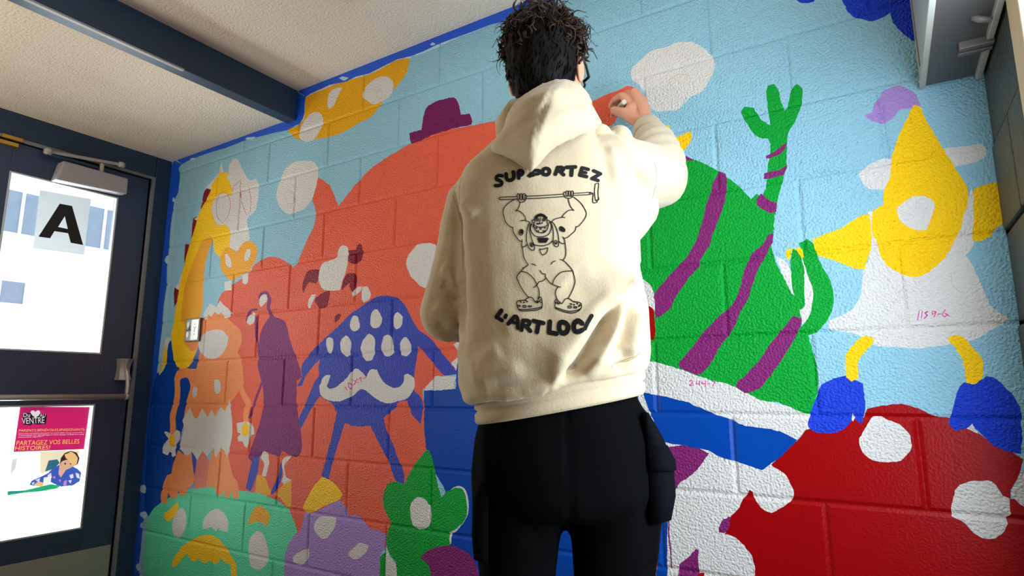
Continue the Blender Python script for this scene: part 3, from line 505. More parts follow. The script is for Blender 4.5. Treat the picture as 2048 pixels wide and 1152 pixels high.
('magenta',[(2798.1,291.5),(2797.3,275.5),(2799.4,275.5),(2800.3,291.5)]),
('magenta',[(2804.1,281.1),(2810.8,282.4),(2810.5,284.4),(2803.8,283.2)]),
('magenta',[(2816.0,287.6),(2823.8,286.2),(2824.2,288.3),(2816.4,289.7)]),
('magenta',[(2823.1,287.8),(2815.9,275.9),(2817.7,274.9),(2824.9,286.8)]),
('plum',[(2812,-88),(2821,-67),(2839,-56),(2851,-55),(2841,-81),(2824,-97),(2811,-96)]),
('plum',[(2671,108),(2718,117),(2763,115),(2798,101),(2778,72),(2750,43),(2713,16),(2696,-9),(2690,14),(2668,48)]),
('plum',[(2651,-622),(2702,-197),(2730,-168),(2749,-145),(2757,-146),(2756,-173),(2741,-598)]),
('plum',[(2678,-45),(2677,-116),(2681,-158),(2680,-204),(2684,-204),(2684,-157),(2681,-116),(2682,-45)]),
('red',[(2950,79),(2979,113),(3016,146),(3040,171),(3073,168),(3117,178),(3140,201),(3162,202),(3169,221),(3200,229),(3240,234),(3277,223),(3300,209),(3328,202),(3329,191),(3358,188),(3387,161),(3405,143),(3429,134),(3444,123),(3431,85),(3415,57),(3414,40),(3421,40),(3484,30),(3481,5),(3433,-410),(2871,-563),(2872,-562),(2895,-173),(2888,-143),(2871,-121),(2852,-104),(2826,-99),(2841,-77),(2845,-56),(2869,-29),(2876,-8),(2887,3),(2894,18),(2902,14),(2902,0),(2917,-25),(2932,-35),(2942,-36),(2970,-19),(2994,2),(2996,30),(2979,60),(2965,71)]),
('red',[(2752,-206),(2761,-202),(2767,-202),(2752,-595),(2741,-598)]),
('royal',[(2620,262),(2654,253),(2705,244),(2751,233),(2790,216),(2820,201),(2854,193),(2894,175),(2948,170),(2983,161),(3013,144),(3004,134),(2975,104),(2946,80),(2927,64),(2896,75),(2860,85),(2826,92),(2797,108),(2754,114),(2681,126),(2663,146)]),
('cobalt2',[(3086,284),(3112,295),(3134,299),(3167,280),(3168,241),(3162,206),(3154,186),(3141,198),(3132,190),(3116,174),(3094,163),(3073,162),(3051,168),(3041,179),(3047,207),(3060,240),(3070,264)]),
('cobalt2',[(3340,242),(3352,271),(3362,282),(3379,276),(3401,294),(3412,291),(3425,278),(3442,253),(3450,229),(3451,198),(3448,164),(3442,133),(3429,134),(3405,143),(3387,161),(3374,178),(3360,183),(3333,177),(3325,187),(3331,213)]),
('yellow',[(3135,317),(3160,316),(3158,293),(3143,286),(3133,295)]),
('yellow',[(3364,305),(3396,304),(3392,291),(3379,277),(3366,280)]),
('white',[(3356,183),(3367,192),(3371,183),(3374,172),(3368,174)]),
('white',[(3136,196),(3140,210),(3142,200),(3138,193)]),
('white',[(3148,144),(3153,159),(3169,187),(3181,206),(3197,205),(3210,197),(3232,187),(3249,163),(3250,134),(3228,107),(3208,104),(3172,102),(3159,114),(3150,129)]),
('white',[(3309,9),(3316,34),(3324,56),(3340,66),(3357,71),(3386,72),(3397,58),(3403,45),(3413,40),(3410,23),(3411,9),(3403,2),(3405,-11),(3391,-33),(3365,-46),(3343,-35),(3331,-19),(3309,-6)]),
('white',[(3415,52),(3424,71),(3442,102),(3492,104),(3481,5),(3433,26),(3420,42)]),
('cobalt2',[(3205,1304),(3205,1284),(3209,1259),(3220,1231),(3244,1206),(3268,1192),(3294,1195),(3307,1202),(3309,1185),(3318,1154),(3336,1123),(3358,1099),(3374,1091),(3392,1138),(3388,1233)]),
('cobalt2',[(3098,1330),(3101,1314),(3107,1304),(3123,1297),(3141,1294),(3146,1312)]),
('coral',[(2617,-205),(2644,-197),(2615,-632),(2600,-636)]),
('lightfringe',[(89,1368),(113,1364),(77,1315),(75,1260),(85,1129),(86,931),(95,806),(95,667),(98,512),(83,377),(47,357),(51,514),(60,687),(38,955),(39,1136),(50,1264)])]
rnd = random.Random(7)
def catmull(pts, step, jit):
    n = len(pts); P_ = [Vector(p) for p in pts]
    if n < 4: return pts
    corner = []
    for i in range(n):
        a = (P_[i]-P_[i-1]); b = (P_[(i+1) % n]-P_[i])
        corner.append(a.length > 1e-6 and b.length > 1e-6 and a.angle(b) > 0.95)
    out = []
    for i in range(n):
        p1, p2 = P_[i], P_[(i+1) % n]; L = (p2-p1).length
        if L < 1e-5: continue
        t1 = Vector((0,0)) if corner[i] else (p2-P_[i-1])*0.5
        t2 = Vector((0,0)) if corner[(i+1) % n] else (P_[(i+2) % n]-p1)*0.5
        if t1.length > L: t1 *= L/t1.length
        if t2.length > L: t2 *= L/t2.length
        if corner[i]: t1 = (p2-p1)*0.9
        if corner[(i+1) % n]: t2 = (p2-p1)*0.9
        m_ = max(1, int(L/step))
        for k in range(m_):
            s = k/m_; s2 = s*s; s3 = s2*s
            q = p1*(2*s3-3*s2+1) + t1*(s3-2*s2+s) + p2*(-2*s3+3*s2) + t2*(s3-s2)
            if jit:
                j = noise.noise_vector(Vector((q.x*170, q.y*170, 3.3)))*jit + noise.noise_vector(Vector((q.x*25, q.y*25, 9.1)))*jit
                q = q + Vector((j.x, j.y))
            out.append((q.x, q.y))
    return out

ZTOP = 1.66; ZBOT = FLOOR
polys = []
for cname, pts in MURAL:
    thin = cname in ('magenta', 'pencil', 'redpencil')
    q = [(p[0]/1000, p[1]/1000) for p in pts] if cname == 'magenta' else catmull([Vector((p[0]/1000, p[1]/1000)) for p in pts], 0.007 if not thin else 0.02, 0.0 if thin else 0.0024)
    q = [(min(max(x, 0.0005), XR-0.0005), min(max(z, ZBOT+0.0005), ZTOP-0.0005)) for x, z in q]
    polys.append((cname, q))
blocks = []
for k in range(-4, 9):
    z0, z1 = k*BH, (k+1)*BH
    xs = [0.0] + [BH*(0.992*n+0.2) for n in range(0, 18) if (n-k) % 2 == 0] + [XR]
    xs = sorted(set(round(x, 5) for x in xs if 0 <= x <= XR))
    xs = [x for i, x in enumerate(xs) if i == 0 or x-xs[i-1] > 0.03] 
    if xs[-1] < XR: xs[-1 if XR-xs[-1] < 0.03 else len(xs):] = [XR]
    for a, b in zip(xs[:-1], xs[1:]):
        lo, hi = max(z0, ZBOT), min(z1, ZTOP)
        if hi-lo > 0.01:
            blocks.append((a, b, lo, hi))
JO, JI, JD = 0.0016, 0.0095, 0.0042     # joint half width, start of the rounded arris, joint depth
V = []; ED = []
def addloop(pts):
    o = len(V); V.extend(Vector(p) for p in pts); n = len(pts)
    ED.extend((o+i, o+(i+1) % n) for i in range(n))
addloop([(0, ZBOT), (XR, ZBOT), (XR, ZTOP), (0, ZTOP)])
outer = []
for a, b, lo, hi in blocks:
    for ins in (JO, JI):
        l = a+ins if a > 0 else 0.0; r = b-ins if b < XR else XR
        d = lo+ins if lo > ZBOT+1e-4 else ZBOT; u = hi-ins if hi < ZTOP-1e-4 else ZTOP
        addloop([(l, d), (r, d), (r, u), (l, u)])
        if ins == JO: outer.append((l, r, d, u))
for cname, q in polys: addloop(q)
cv, ce, cf, _a, _b, _c = delaunay_2d_cdt(V, ED, [], 0, 1e-5)
cv = np.array([(v.x, v.y) for v in cv]); cf = np.array([tuple(f) for f in cf if len(f) == 3])
cen = cv[cf].mean(1)
names = ['sky'] + sorted(set(c for c, _ in polys)); idx = {n: i for i, n in enumerate(names)}
tri_m = np.zeros(len(cf), int)
for cname, q in polys:
    q = np.array(q); lo, hi = q.min(0), q.max(0)
    sel = np.where((cen[:, 0] >= lo[0]) & (cen[:, 0] <= hi[0]) & (cen[:, 1] >= lo[1]) & (cen[:, 1] <= hi[1]))[0]
    if not len(sel): continue
    px, pz = cen[sel, 0][:, None], cen[sel, 1][:, None]
    x1, z1 = q[:, 0][None], q[:, 1][None]; x2, z2 = np.roll(q[:, 0], -1)[None], np.roll(q[:, 1], -1)[None]
    cr = ((z1 > pz) != (z2 > pz)) & (px < (x2-x1)*(pz-z1)/np.where(z2 == z1, 1e-12, z2-z1)+x1)
    tri_m[sel[cr.sum(1) % 2 == 1]] = idx[cname]
tri_b = np.full(len(cf), -1)
vy = np.full(len(cv), JD)
for i, (l, r, d, u) in enumerate(outer):
    tri_b[(cen[:, 0] > l) & (cen[:, 0] < r) & (cen[:, 1] > d) & (cen[:, 1] < u)] = i
    e = 1e-6
    ins = (cv[:, 0] >= l-e) & (cv[:, 0] <= r+e) & (cv[:, 1] >= d-e) & (cv[:, 1] <= u+e)
    far = lambda edge, val: np.full(len(cv), 1.0) if edge else val
    dist = np.minimum(np.minimum(far(l <= 0, cv[:, 0]-l), far(r >= XR, r-cv[:, 0])), np.minimum(far(d <= ZBOT+1e-4, cv[:, 1]-d), far(u >= ZTOP-1e-4, u-cv[:, 1])))
    s = np.clip(dist/(JI-JO), 0, 1)
    vy[ins] = (JD*(1-s)**1.0)[ins]
def patch(sel, name, parent, back=None):
    f = cf[sel]; used, inv = np.unique(f, return_inverse=True); inv = inv.reshape(-1, 3)
    vs = [(cv[i, 0], vy[i], cv[i, 1]) for i in used]
    mb = MB(); ms = sorted(set(tri_m[sel])); rm = {m: j for j, m in enumerate(ms)}
    for t, m in zip(inv, tri_m[sel]): mb.f.append(tuple(int(v) for v in t)); mb.m.append(rm[m])
    mb.v = vs
    if back:
        l, r, d, u, y1 = back
        mb.box((l, JD+0.0005, d), (r, y1, u), 0)
        mb.f.pop(len(mb.f)-4); mb.m.pop()          # the front is the painted face
    return mb.build(name, [paint(names[m]) for m in ms], parent, recalc=False)
mural_mb_sel = np.where(tri_b < 0)[0]
wall_front = patch(mural_mb_sel, 'wall_front', None)
structure(wall_front)
MB().box((-0.1, 0.121, ZBOT-0.1), (XR+0.1, 0.2, ZTOP+0.2)).build('block_backing', m_plaster, wall_front)
for i, (l, r, d, u) in enumerate(outer):
    sel = np.where(tri_b == i)[0]
    if len(sel): patch(sel, 'concrete_block', wall_front, (l+0.0001, r-0.0001, d+0.0001, u-0.0001, 0.12))

# ---------------------------------------------------------------- blue masking tape
m_tape = mat('blue_masking_tape', (10, 78, 196), rough=0.5, vary=0.10, vscale=12)
def strip(name, pts, label, y=-0.0012, smear=()):
    q = [(p[0]/1000, p[1]/1000) for p in pts]
    mb = MB(); n = len(q)
    tr = flat_poly(q)
    mb.add([(x, y, z) for x, z in q] + [(x, -0.0002, z) for x, z in q], [t for t in tr] + [(i, (i+1) % n, n+(i+1) % n, n+i) for i in range(n)])
    o = mb.build(name, m_tape)
    for s in smear:
        k = catmull([Vector((p[0]/1000, p[1]/1000)) for p in s], 0.006, 0.0012)
        tb = MB(); tb.add([(x, y-0.0006, z) for x, z in k], flat_poly(k)); tb.build('paint_smear', mat('paint_smear_pale', (164, 200, 222), 0.4, bump=0.3), o)
    thing(o, label, 'tape')
    return o
TAPES = [('blue masking tape along the higher ceiling edge above the mural',[(1017,1640),(1190,1636),(1449,1633),(1683,1634),(1854,1633),(2013,1636),(2187,1637),(2293,1629),(2485,1628),(2484,1604),(2312,1583),(2291,1605),(2229,1602),(2187,1600),(2147,1585),(2089,1592),(2014,1591),(1936,1593),(1855,1594),(1771,1587),(1702,1588),(1639,1596),(1557,1589),(1481,1581),(1402,1590),(1342,1584),(1236,1599),(1193,1595),(1117,1592),(1083,1585)],[[(1298,1612),(1319,1614),(1361,1595),(1331,1591)],[(1809,1604),(1821,1610),(1838,1598),(1822,1596)]]),
('blue masking tape wrapped around the end of the navy beam',[(1018,1623),(1083,1585),(1077,1555),(1079,1506),(1070,1480),(1043,1462),(1026,1461),(965,1487),(964,1501),(1009,1493),(1012,1506)],[]),
('blue masking tape along the lower ceiling edge by the door',[(15,1525),(408,1513),(729,1510),(854,1511),(959,1491),(1026,1461),(968,1452),(884,1460),(810,1465),(733,1470),(686,1477),(607,1474),(484,1471),(398,1476),(265,1478),(159,1473),(97,1467)],[[(646,1482),(672,1485),(733,1473),(733,1475),(708,1463)],[(174,1479),(204,1479),(236,1470),(206,1466)]]),
('blue masking tape strip running down the corner beside the door',[(18,1506),(97,1467),(71,1449),(92,1398),(90,1312),(63,1280),(55,1235),(47,1135),(51,1016),(46,927),(63,809),(52,687),(58,583),(54,514),(52,420),(50,344),(34,301),(20,200),(21,27),(32,-158),(58,-314),(53,-392),(58,-499),(52,-584),(189,-1291),(127,-1308),(-1,-507),(2,-264),(-1,18),(2,301),(0,621),(0,1032),(-13,1331),(-5,1350),(-1,1473)],[[(45,1293),(72,1274),(66,1261),(41,1270)],[(36,968),(59,970),(74,950),(71,928),(43,927),(23,947)],[(-7,-203),(39,-193),(57,-208),(54,-232),(15,-231),(-7,-219)],[(25,-325),(70,-317),(96,-333),(69,-355),(45,-346),(23,-341)],[(34,-375),(56,-369),(58,-395),(35,-394)],[(32,-564),(69,-555),(81,-580),(53,-591),(32,-579)]])]
for lab, pts, smears in TAPES: strip('masking_tape', pts, lab, smear=smears)

# ---------------------------------------------------------------- glazed door with its frame, in the left wall
D = {'glass_up': (-0.686,-0.2364,0.4419,1.2355),
'glass_low': (-0.686,-0.2364,-0.3629,0.2049),
'kick_top': -0.459,
'sign': [(-0.5592,1.1854),(-0.349,1.2001),(-0.3502,0.917),(-0.5561,0.9103)],
'A': [[(-0.476,1.142),(-0.4251,1.144),(-0.4497,1.0873),(-0.4707,1.0291),(-0.4831,1.0061),(-0.4963,0.9686),(-0.5418,0.9666)],[(-0.4251,1.144),(-0.3595,0.9649),(-0.4118,0.9648),(-0.4274,1.008),(-0.431,1.0285),(-0.4497,1.0873)],[(-0.4707,1.0291),(-0.431,1.0285),(-0.4274,1.008),(-0.4831,1.0061)]],
'closer': [(-0.5134,1.3268),(-0.2289,1.3259),(-0.2272,1.244),(-0.533,1.2298)],
'knob1': (-0.5726,1.3535),
'knob2': (-0.261,1.3905),
'pin': (-0.3477,1.3512),
'catch': (-0.7028,1.3634),
'poster': [(-0.5257,0.1993),(-0.2504,0.1908),(-0.2501,-0.2921),(-0.5312,-0.2704)],
'p_pink': [[(-0.5257,0.1993),(-0.2504,0.1908),(-0.2549,-0.0048),(-0.5282,0.0059)]],
'bracket': (-0.1348,0.3192,0.4237),
'arm': [(0.015,-0.1362,0.3844),(0.03,-0.1348,0.3544),(0.045,-0.1349,0.3246),(0.055,-0.1369,0.2951),(0.06,-0.1389,0.2629),(0.06,-0.1421,0.2396)],
'beige_wall': [[(-0.4296,0.0001),(-0.2698,-0.008),(-0.2917,-0.0857),(-0.4189,-0.0983)]],
'grey_blur': [[(-0.529,-0.0247),(-0.5121,-0.0212),(-0.5119,-0.0622),(-0.5281,-0.0909),(-0.5325,-0.0701)]],
'teal_chair': [[(-0.3925,-0.0431),(-0.3597,-0.0409),(-0.3482,-0.0581),(-0.3694,-0.0827),(-0.4014,-0.0898)]],
'dark_hair': [[(-0.3471,-0.069),(-0.3457,-0.0368),(-0.3334,-0.0163),(-0.3098,-0.0074),(-0.2839,-0.0178),(-0.2686,-0.0441),(-0.2733,-0.0712),(-0.2923,-0.0802),(-0.3348,-0.0487)]],
'face': [[(-0.3471,-0.069),(-0.3415,-0.0534),(-0.3253,-0.0469),(-0.2957,-0.047),(-0.2789,-0.0651),(-0.2917,-0.0857),(-0.3104,-0.0945),(-0.318,-0.1153),(-0.3364,-0.1239),(-0.3479,-0.1065)]],
'blue_shirt': [[(-0.4549,-0.1407),(-0.4478,-0.1235),(-0.4174,-0.1116),(-0.3867,-0.0967),(-0.37,-0.0773),(-0.3474,-0.0663),(-0.3479,-0.1065),(-0.3364,-0.1239),(-0.3203,-0.0935),(-0.2923,-0.0802),(-0.2709,-0.0934),(-0.2549,-0.1117),(-0.2575,-0.1498),(-0.2833,-0.1656),(-0.3321,-0.1646),(-0.3625,-0.1473),(-0.3826,-0.1342),(-0.4143,-0.1407),(-0.4361,-0.1483)]],
'white_flowers': [[(-0.4344,-0.1226),(-0.4169,-0.1169),(-0.4195,-0.1348)],[(-0.3903,-0.1069),(-0.3772,-0.0978),(-0.3725,-0.1196),(-0.3835,-0.1262)],[(-0.3032,-0.117),(-0.2888,-0.1133),(-0.2845,-0.1301),(-0.2964,-0.1341)],[(-0.3055,-0.1411),(-0.2909,-0.1402),(-0.2941,-0.156)],[(-0.2793,-0.1089),(-0.2635,-0.1162),(-0.2587,-0.1387),(-0.2719,-0.1316)],[(-0.4467,-0.134),(-0.4359,-0.1302),(-0.441,-0.1451)]],
'pink_flowers': [[(-0.3225,-0.1417),(-0.3107,-0.1378),(-0.3103,-0.1647),(-0.3229,-0.1604)],[(-0.345,-0.1336),(-0.3355,-0.132),(-0.3365,-0.1453)],[(-0.3701,-0.1199),(-0.3614,-0.1129),(-0.3576,-0.1267)]],
'hand': [[(-0.3328,-0.0218),(-0.3186,-0.0176),(-0.3095,-0.0101),(-0.299,-0.0165),(-0.288,-0.0257),(-0.2762,-0.0434),(-0.2783,-0.0707),(-0.2978,-0.0741),(-0.3101,-0.0511),(-0.3261,-0.0387)],[(-0.439,-0.1427),(-0.4201,-0.1296),(-0.3956,-0.1431),(-0.3989,-0.1558),(-0.4221,-0.1527)]],
'cup': [[(-0.4032,-0.1159),(-0.3755,-0.1139),(-0.3729,-0.1592),(-0.4032,-0.1578)]],
'green_table': [[(-0.5303,-0.1661),(-0.4703,-0.1617),(-0.3717,-0.1488),(-0.3326,-0.1592),(-0.3457,-0.1707),(-0.4105,-0.1751),(-0.4691,-0.1721),(-0.5292,-0.1752)]],
'teal_edge': [[(-0.5313,-0.1569),(-0.4702,-0.1622),(-0.4739,-0.1689),(-0.5303,-0.1661)]],
'eyes': [[(-0.3298,-0.0589),(-0.3212,-0.0619),(-0.3229,-0.0688),(-0.3291,-0.0655)],[(-0.308,-0.0622),(-0.2997,-0.0663),(-0.3031,-0.0714)]],
'black_badge': [[(-0.5118,0.1736),(-0.4846,0.1701),(-0.4291,0.1655),(-0.4215,0.1599),(-0.4204,0.1194),(-0.4563,0.1185),(-0.4706,0.1245),(-0.4787,0.1159),(-0.506,0.1209),(-0.5131,0.1448)]],
'heart': [[(-0.4642,0.1492),(-0.4783,0.1619),(-0.4849,0.1728),(-0.4822,0.1806),(-0.4746,0.182),(-0.467,0.1749),(-0.4596,0.1821),(-0.4515,0.1797),(-0.4471,0.1688),(-0.4524,0.1583)]],
'text': [('Du',((-0.5097,0.1541),(-0.485,0.1532),(-0.5107,0.171)),'w'),('AU',((-0.4484,0.1517),(-0.4266,0.1509),(-0.4486,0.1662)),'w'),('VENTRE',((-0.5107,0.1238),(-0.4269,0.124),(-0.5145,0.1501)),'w'),('VOTRE COEUR DÉBORDE',((-0.5105,0.1815),(-0.4313,0.1856),(-0.5112,0.1878)),'d'),('PARENTS,BÉNÉVOLES,ENSEIGNANTS,',((-0.5193,0.0898),(-0.2601,0.0801),(-0.5191,0.1044)),'y'),('Vous avez constaté à quel point un ventre plein change une journée ?',((-0.5191,0.0805),(-0.2626,0.069),(-0.5189,0.0867)),'w'),('Transmettez vos témoignages à notre équipe et dites-le à votre',((-0.5191,0.0722),(-0.2616,0.06),(-0.519,0.0794)),'w'),('communauté régionale !',((-0.519,0.0639),(-0.427,0.0609),(-0.5189,0.0706)),'w'),('PARTAGEZ VOS BELLES',((-0.5217,0.0331),(-0.2781,0.0232),(-0.5212,0.0527)),'y'),('HISTOIRES!',((-0.5237,0.0122),(-0.3939,0.005),(-0.5231,0.0301)),'y')],
'wins': [(1.9616,2.5563,2.859,3.583),(3.212,3.8211,2.849,3.621),(1.7367,2.4601,1.686,2.053)],
'fac': (-2.0,11.0)}
XD = -0.02
f = MB()
f.box((-0.10, -0.078, FLOOR), (0.0, 0.06, 1.51)); f.box((-0.10, -1.10, 1.386), (0.0, -0.078, 1.51)); f.box((-0.10, -1.10, FLOOR), (0.0, -1.035, 1.386))
f.box((-0.10, -0.125, FLOOR), (-0.067, -0.078, 1.386)); f.box((-0.10, -1.035, 1.335), (-0.067, -0.078, 1.386)); f.box((-0.10, -1.035, FLOOR), (-0.067, -1.0, 1.386)); f.box((-0.10, -1.035, FLOOR), (-0.0, -0.078, FLOOR+0.010))
frame = structure(f.build('trim_2', m_navy, bevel=0.005))
f = MB(); f.box((-0.012, -0.094, FLOOR), (0.004, -0.078, 1.386)); f.box((-0.012, -1.035, 1.372), (0.004, -0.094, 1.386))
f.build('weatherstrip', m_strip, frame, bevel=0.002)
g1, g2 = D['glass_up'], D['glass_low']
leaf = MB(); Y0, Y1 = -1.033, -0.098; ZB, ZT = FLOOR+0.012, 1.370
gy0 = min(g1[0], g2[0]); gy1 = g1[1]
leaf.box((XD-0.045, Y0, ZB), (XD, gy0, ZT)); leaf.box((XD-0.045, gy1, ZB), (XD, Y1, ZT))
leaf.box((XD-0.045, gy0, g1[3]), (XD, gy1, ZT)); leaf.box((XD-0.045, gy0, g2[3]), (XD, gy1, g1[2])); leaf.box((XD-0.045, gy0, ZB), (XD, gy1, g2[2]))
door = structure(leaf.build('door_1', m_navy2, bevel=0.0015))
m_bead = mat('pale_glazing_bead', (196, 206, 212), rough=0.35, metal=0.3)
for (a, b, c_, d_) in (g1, g2):
    a = gy0; b = gy1
    MB().box((XD-0.028, a, c_), (XD-0.022, b, d_)).build('pane', glass_mat(), door)
    for q in (((XD-0.02, a, c_), (XD+0.002, a+0.008, d_)), ((XD-0.02, b-0.008, c_), (XD+0.002, b, d_)), ((XD-0.02, a+0.008, c_), (XD+0.002, b-0.008, c_+0.008)), ((XD-0.02, a+0.008, d_-0.008), (XD+0.002, b-0.008, d_))):
        MB().box(*q).build('glazing_bead', m_bead, door, bevel=0.002)
kz = D['kick_top']
kp = MB().box((XD, Y0+0.02, ZB+0.01), (XD+0.003, Y1-0.004, kz)).build('kick_plate', m_steel, door, bevel=0.001)
for y in [Y1-0.016-0.115*i for i in range(8)]:
    MB().tube([(XD+0.003, y, kz-0.012), (XD+0.0048, y, kz-0.012)], [0.0045, 0.003], 10).build('screw', m_alum, kp)
for z in (kz-0.13, kz-0.25):
    MB().tube([(XD+0.003, Y1-0.016, z), (XD+0.0048, Y1-0.016, z)], [0.0045, 0.003], 10).build('screw', m_alum, kp)
# push bar: dished bracket, curved arm, horizontal rail
by, bz0, bz1 = D['bracket']
br = MB(); rings = []
for i in range(9):
    t = i/8; z = bz1 + (bz0-bz1)*t; dep = 0.038 + 0.020*(2*t-1)**2; hw = 0.026 + 0.006*(2*t-1)**2
    rings.append([(XD, by-hw, z), (XD, by+hw, z), (XD+dep*0.8, by+hw*0.9, z), (XD+dep, by, z), (XD+dep*0.8, by-hw*0.9, z)])
br.loft(rings); brk = br.build('push_bar_bracket', m_alum, door, bevel=0.002)
arm = D['arm']; MB().tube([(x, y, z) for x, y, z in arm], [0.009, 0.011, 0.012, 0.012, 0.012, 0.012], 10, flat=0.7).build('push_bar_arm', m_alum, door, smooth=True)
x, y, z = arm[-1]
MB().tube([(x, y+0.004, z), (x, -1.0, z)], [0.0125, 0.0125], 14).build('push_rail', m_steel, door, smooth=True)
MB().tube([(x, y+0.012, z), (x, y-0.004, z)], [0.016, 0.016], 14).build('rail_end_cap', m_alum, door, smooth=True)
# door closer
q = D['closer']  # front corners: top left, top right, bottom right, bottom left (y, z)
XC = 0.045
cb = MB(); ins = 0.0
cb.add([(XD, *p) for p in q] + [(XC, *p) for p in q], [(0,1,2,3), (7,6,5,4), (0,4,5,1), (1,5,6,2), (2,6,7,3), (3,7,4,0)])
clos = cb.build('door_closer', m_greymetal, door, bevel=0.007)
k1, k2, kp_ = D['knob1'], D['knob2'], D['pin']
for k in (k1, k2):
    MB().tube([(0.028, k[0], k[1]-0.014), (0.028, k[0], k[1]-0.008), (0.028, k[0], k[1]+0.008), (0.028, k[0], k[1]+0.014)], [0.012, 0.017, 0.017, 0.012], 14).build('arm_knuckle', m_alum, clos, smooth=False)
MB().tube([(0.024, k1[0], k1[1]+0.002), (0.028, k2[0], k2[1]+0.002)], [0.008, 0.008], 8, flat=0.5).build('closer_arm', m_greymetal, clos)
MB().tube([(0.026, k1[0], k1[1]-0.010), (0.020, kp_[0], kp_[1]-0.004)], [0.008, 0.008], 8, flat=0.5).build('closer_arm', m_navy, clos)
MB().tube([(0.030, kp_[0], kp_[1]-0.026), (0.030, kp_[0], kp_[1]+0.016)], [0.010, 0.010], 12).build('pivot_pin', m_steel, clos)
# brass catch at the head of the door
m_brass = mat('brass', (206, 160, 70), rough=0.3, metal=0.85)
y, z = D['catch']
cat_ = MB().box((XD, y-0.05, z-0.02), (XD+0.022, y+0.03, z-0.002)).build('brass_catch', m_brass, door, bevel=0.002)
MB().box((-0.008, y-0.035, z+0.006), (0.012, y+0.04, z+0.022)).build('catch_keeper', m_brass, door, bevel=0.002)
MB().tube([(XD+0.022, y-0.055, z-0.012), (XD+0.022, y-0.072, z-0.012)], [0.009, 0.009], 10).build('catch_roller', m_steel, cat_)

# paper sign with the letter A, stuck on the upper pane
XS = XD - 0.0215
m_paper = mat('white_paper', (222, 226, 228), rough=0.8, trans=0.4)
m_ink = mat('black_ink', (16, 16, 18), rough=0.6)
def sheet(name, q, mi, x=XS, th=0.0006):
    mb = MB(); n = len(q)
    mb.add([(x, *p) for p in q] + [(x+th, *p) for p in q], [tuple(t) for t in flat_poly(q)] + [tuple(n+i for i in t) for t in flat_poly(q)] + [(i, (i+1) % n, n+(i+1) % n, n+i) for i in range(n)])
    return mb.build(name, mi)
sg = sheet('letter_sign', D['sign'], m_paper)
thing(sg, 'square white paper sign with a bold black letter A taped to the door glass', 'sign')
def flat_on(name, shapes, parent, x, m, y0=0.0):
    mb = MB()
    for q in shapes: mb.add([(x, *p) for p in q], [tuple(t) for t in flat_poly(q)])
    return mb.build(name, m, parent, recalc=False)
flat_on('letter', D['A'], sg, XS+0.0012, m_ink)

# pink campaign poster on the lower pane
m_pink = mat('poster_pink', (216, 30, 112), rough=0.5, trans=0.06)
m_pw = mat('poster_white', (244, 243, 242), rough=0.5, trans=0.25)
lay = []
def ink(n, rgb, tr=0.06): return mat('poster_' + n, rgb, rough=0.5, trans=tr)
lay.append((m_pink, D['p_pink']))
for nm, rgb in (('beige_wall', (250, 236, 206)), ('grey_blur', (232, 226, 226)), ('teal_chair', (52, 112, 140)), ('dark_hair', (52, 40, 42)), ('face', (232, 184, 156)), ('blue_shirt', (62, 96, 196)), ('white_flowers', (232, 226, 240)), ('pink_flowers', (222, 140, 190)), ('hand', (244, 200, 136)), ('cup', (248, 248, 248)), ('green_table', (40, 176, 128)), ('teal_edge', (30, 150, 150)), ('eyes', (60, 44, 50)), ('black_badge', (38, 20, 36)), ('heart', (240, 236, 242))):
    for q in D[nm]: lay.append((ink(nm, rgb), [q]))
m_pyel = ink('yellow_print', (255, 206, 92)); m_pwhite = ink('white_print', (250, 240, 248)); m_pdark = ink('dark_print', (90, 10, 60))
for body, quad, k in D['text']:
    o, ex, ez = (np.array(p) for p in quad); ex = ex-o; ez = ez-o
    lay.append(({'y': m_pyel, 'w': m_pwhite, 'd': m_pdark}[k], [[tuple(o + u_*ex + v_*ez) for u_, v_ in l] for l in text_loops(body)]))
po = printed_sheet('poster', D['poster'], lay, m_pw, XS+0.001)
thing(po, 'pink and white poster with a photo of a resting child on the lower door pane', 'poster')

# ---------------------------------------------------------------- outdoors beyond the door
m_snow = mat('pale_ground', (226, 228, 230), rough=0.9)
structure(MB().box((-30, -30, FLOOR-0.3), (-0.16, 30, FLOOR-0.12)).build('ground', m_snow))
m_fac = mat('white_render', (236, 238, 240), rough=0.8); m_fw = mat('dark_window', (104, 116, 134), rough=0.15, vary=0.1)
bl = MB().box((-9.5, D['fac'][0], FLOOR-0.12), (-9.0, D['fac'][1], 7.0)).build('building', m_fac)
thing(bl, 'white building seen across the street through the door glass', 'building')
for (a, b, c_, d_) in D['wins']:
    w_ = MB().box((-9.02, a, c_), (-8.96, b, d_)).build('window', m_fw, bl)
    n = max(2, int((b-a)/0.9))
    for i in range(n+1):
        y = a+(b-a)*i/n; MB().box((-8.96, y-0.02, c_), (-8.93, y+0.02, d_)).build('window_bar', m_fac, w_)
    MB().box((-9.0, a-0.05, c_-0.08), (-8.90, b+0.05, c_)).build('sill', m_fac, w_)

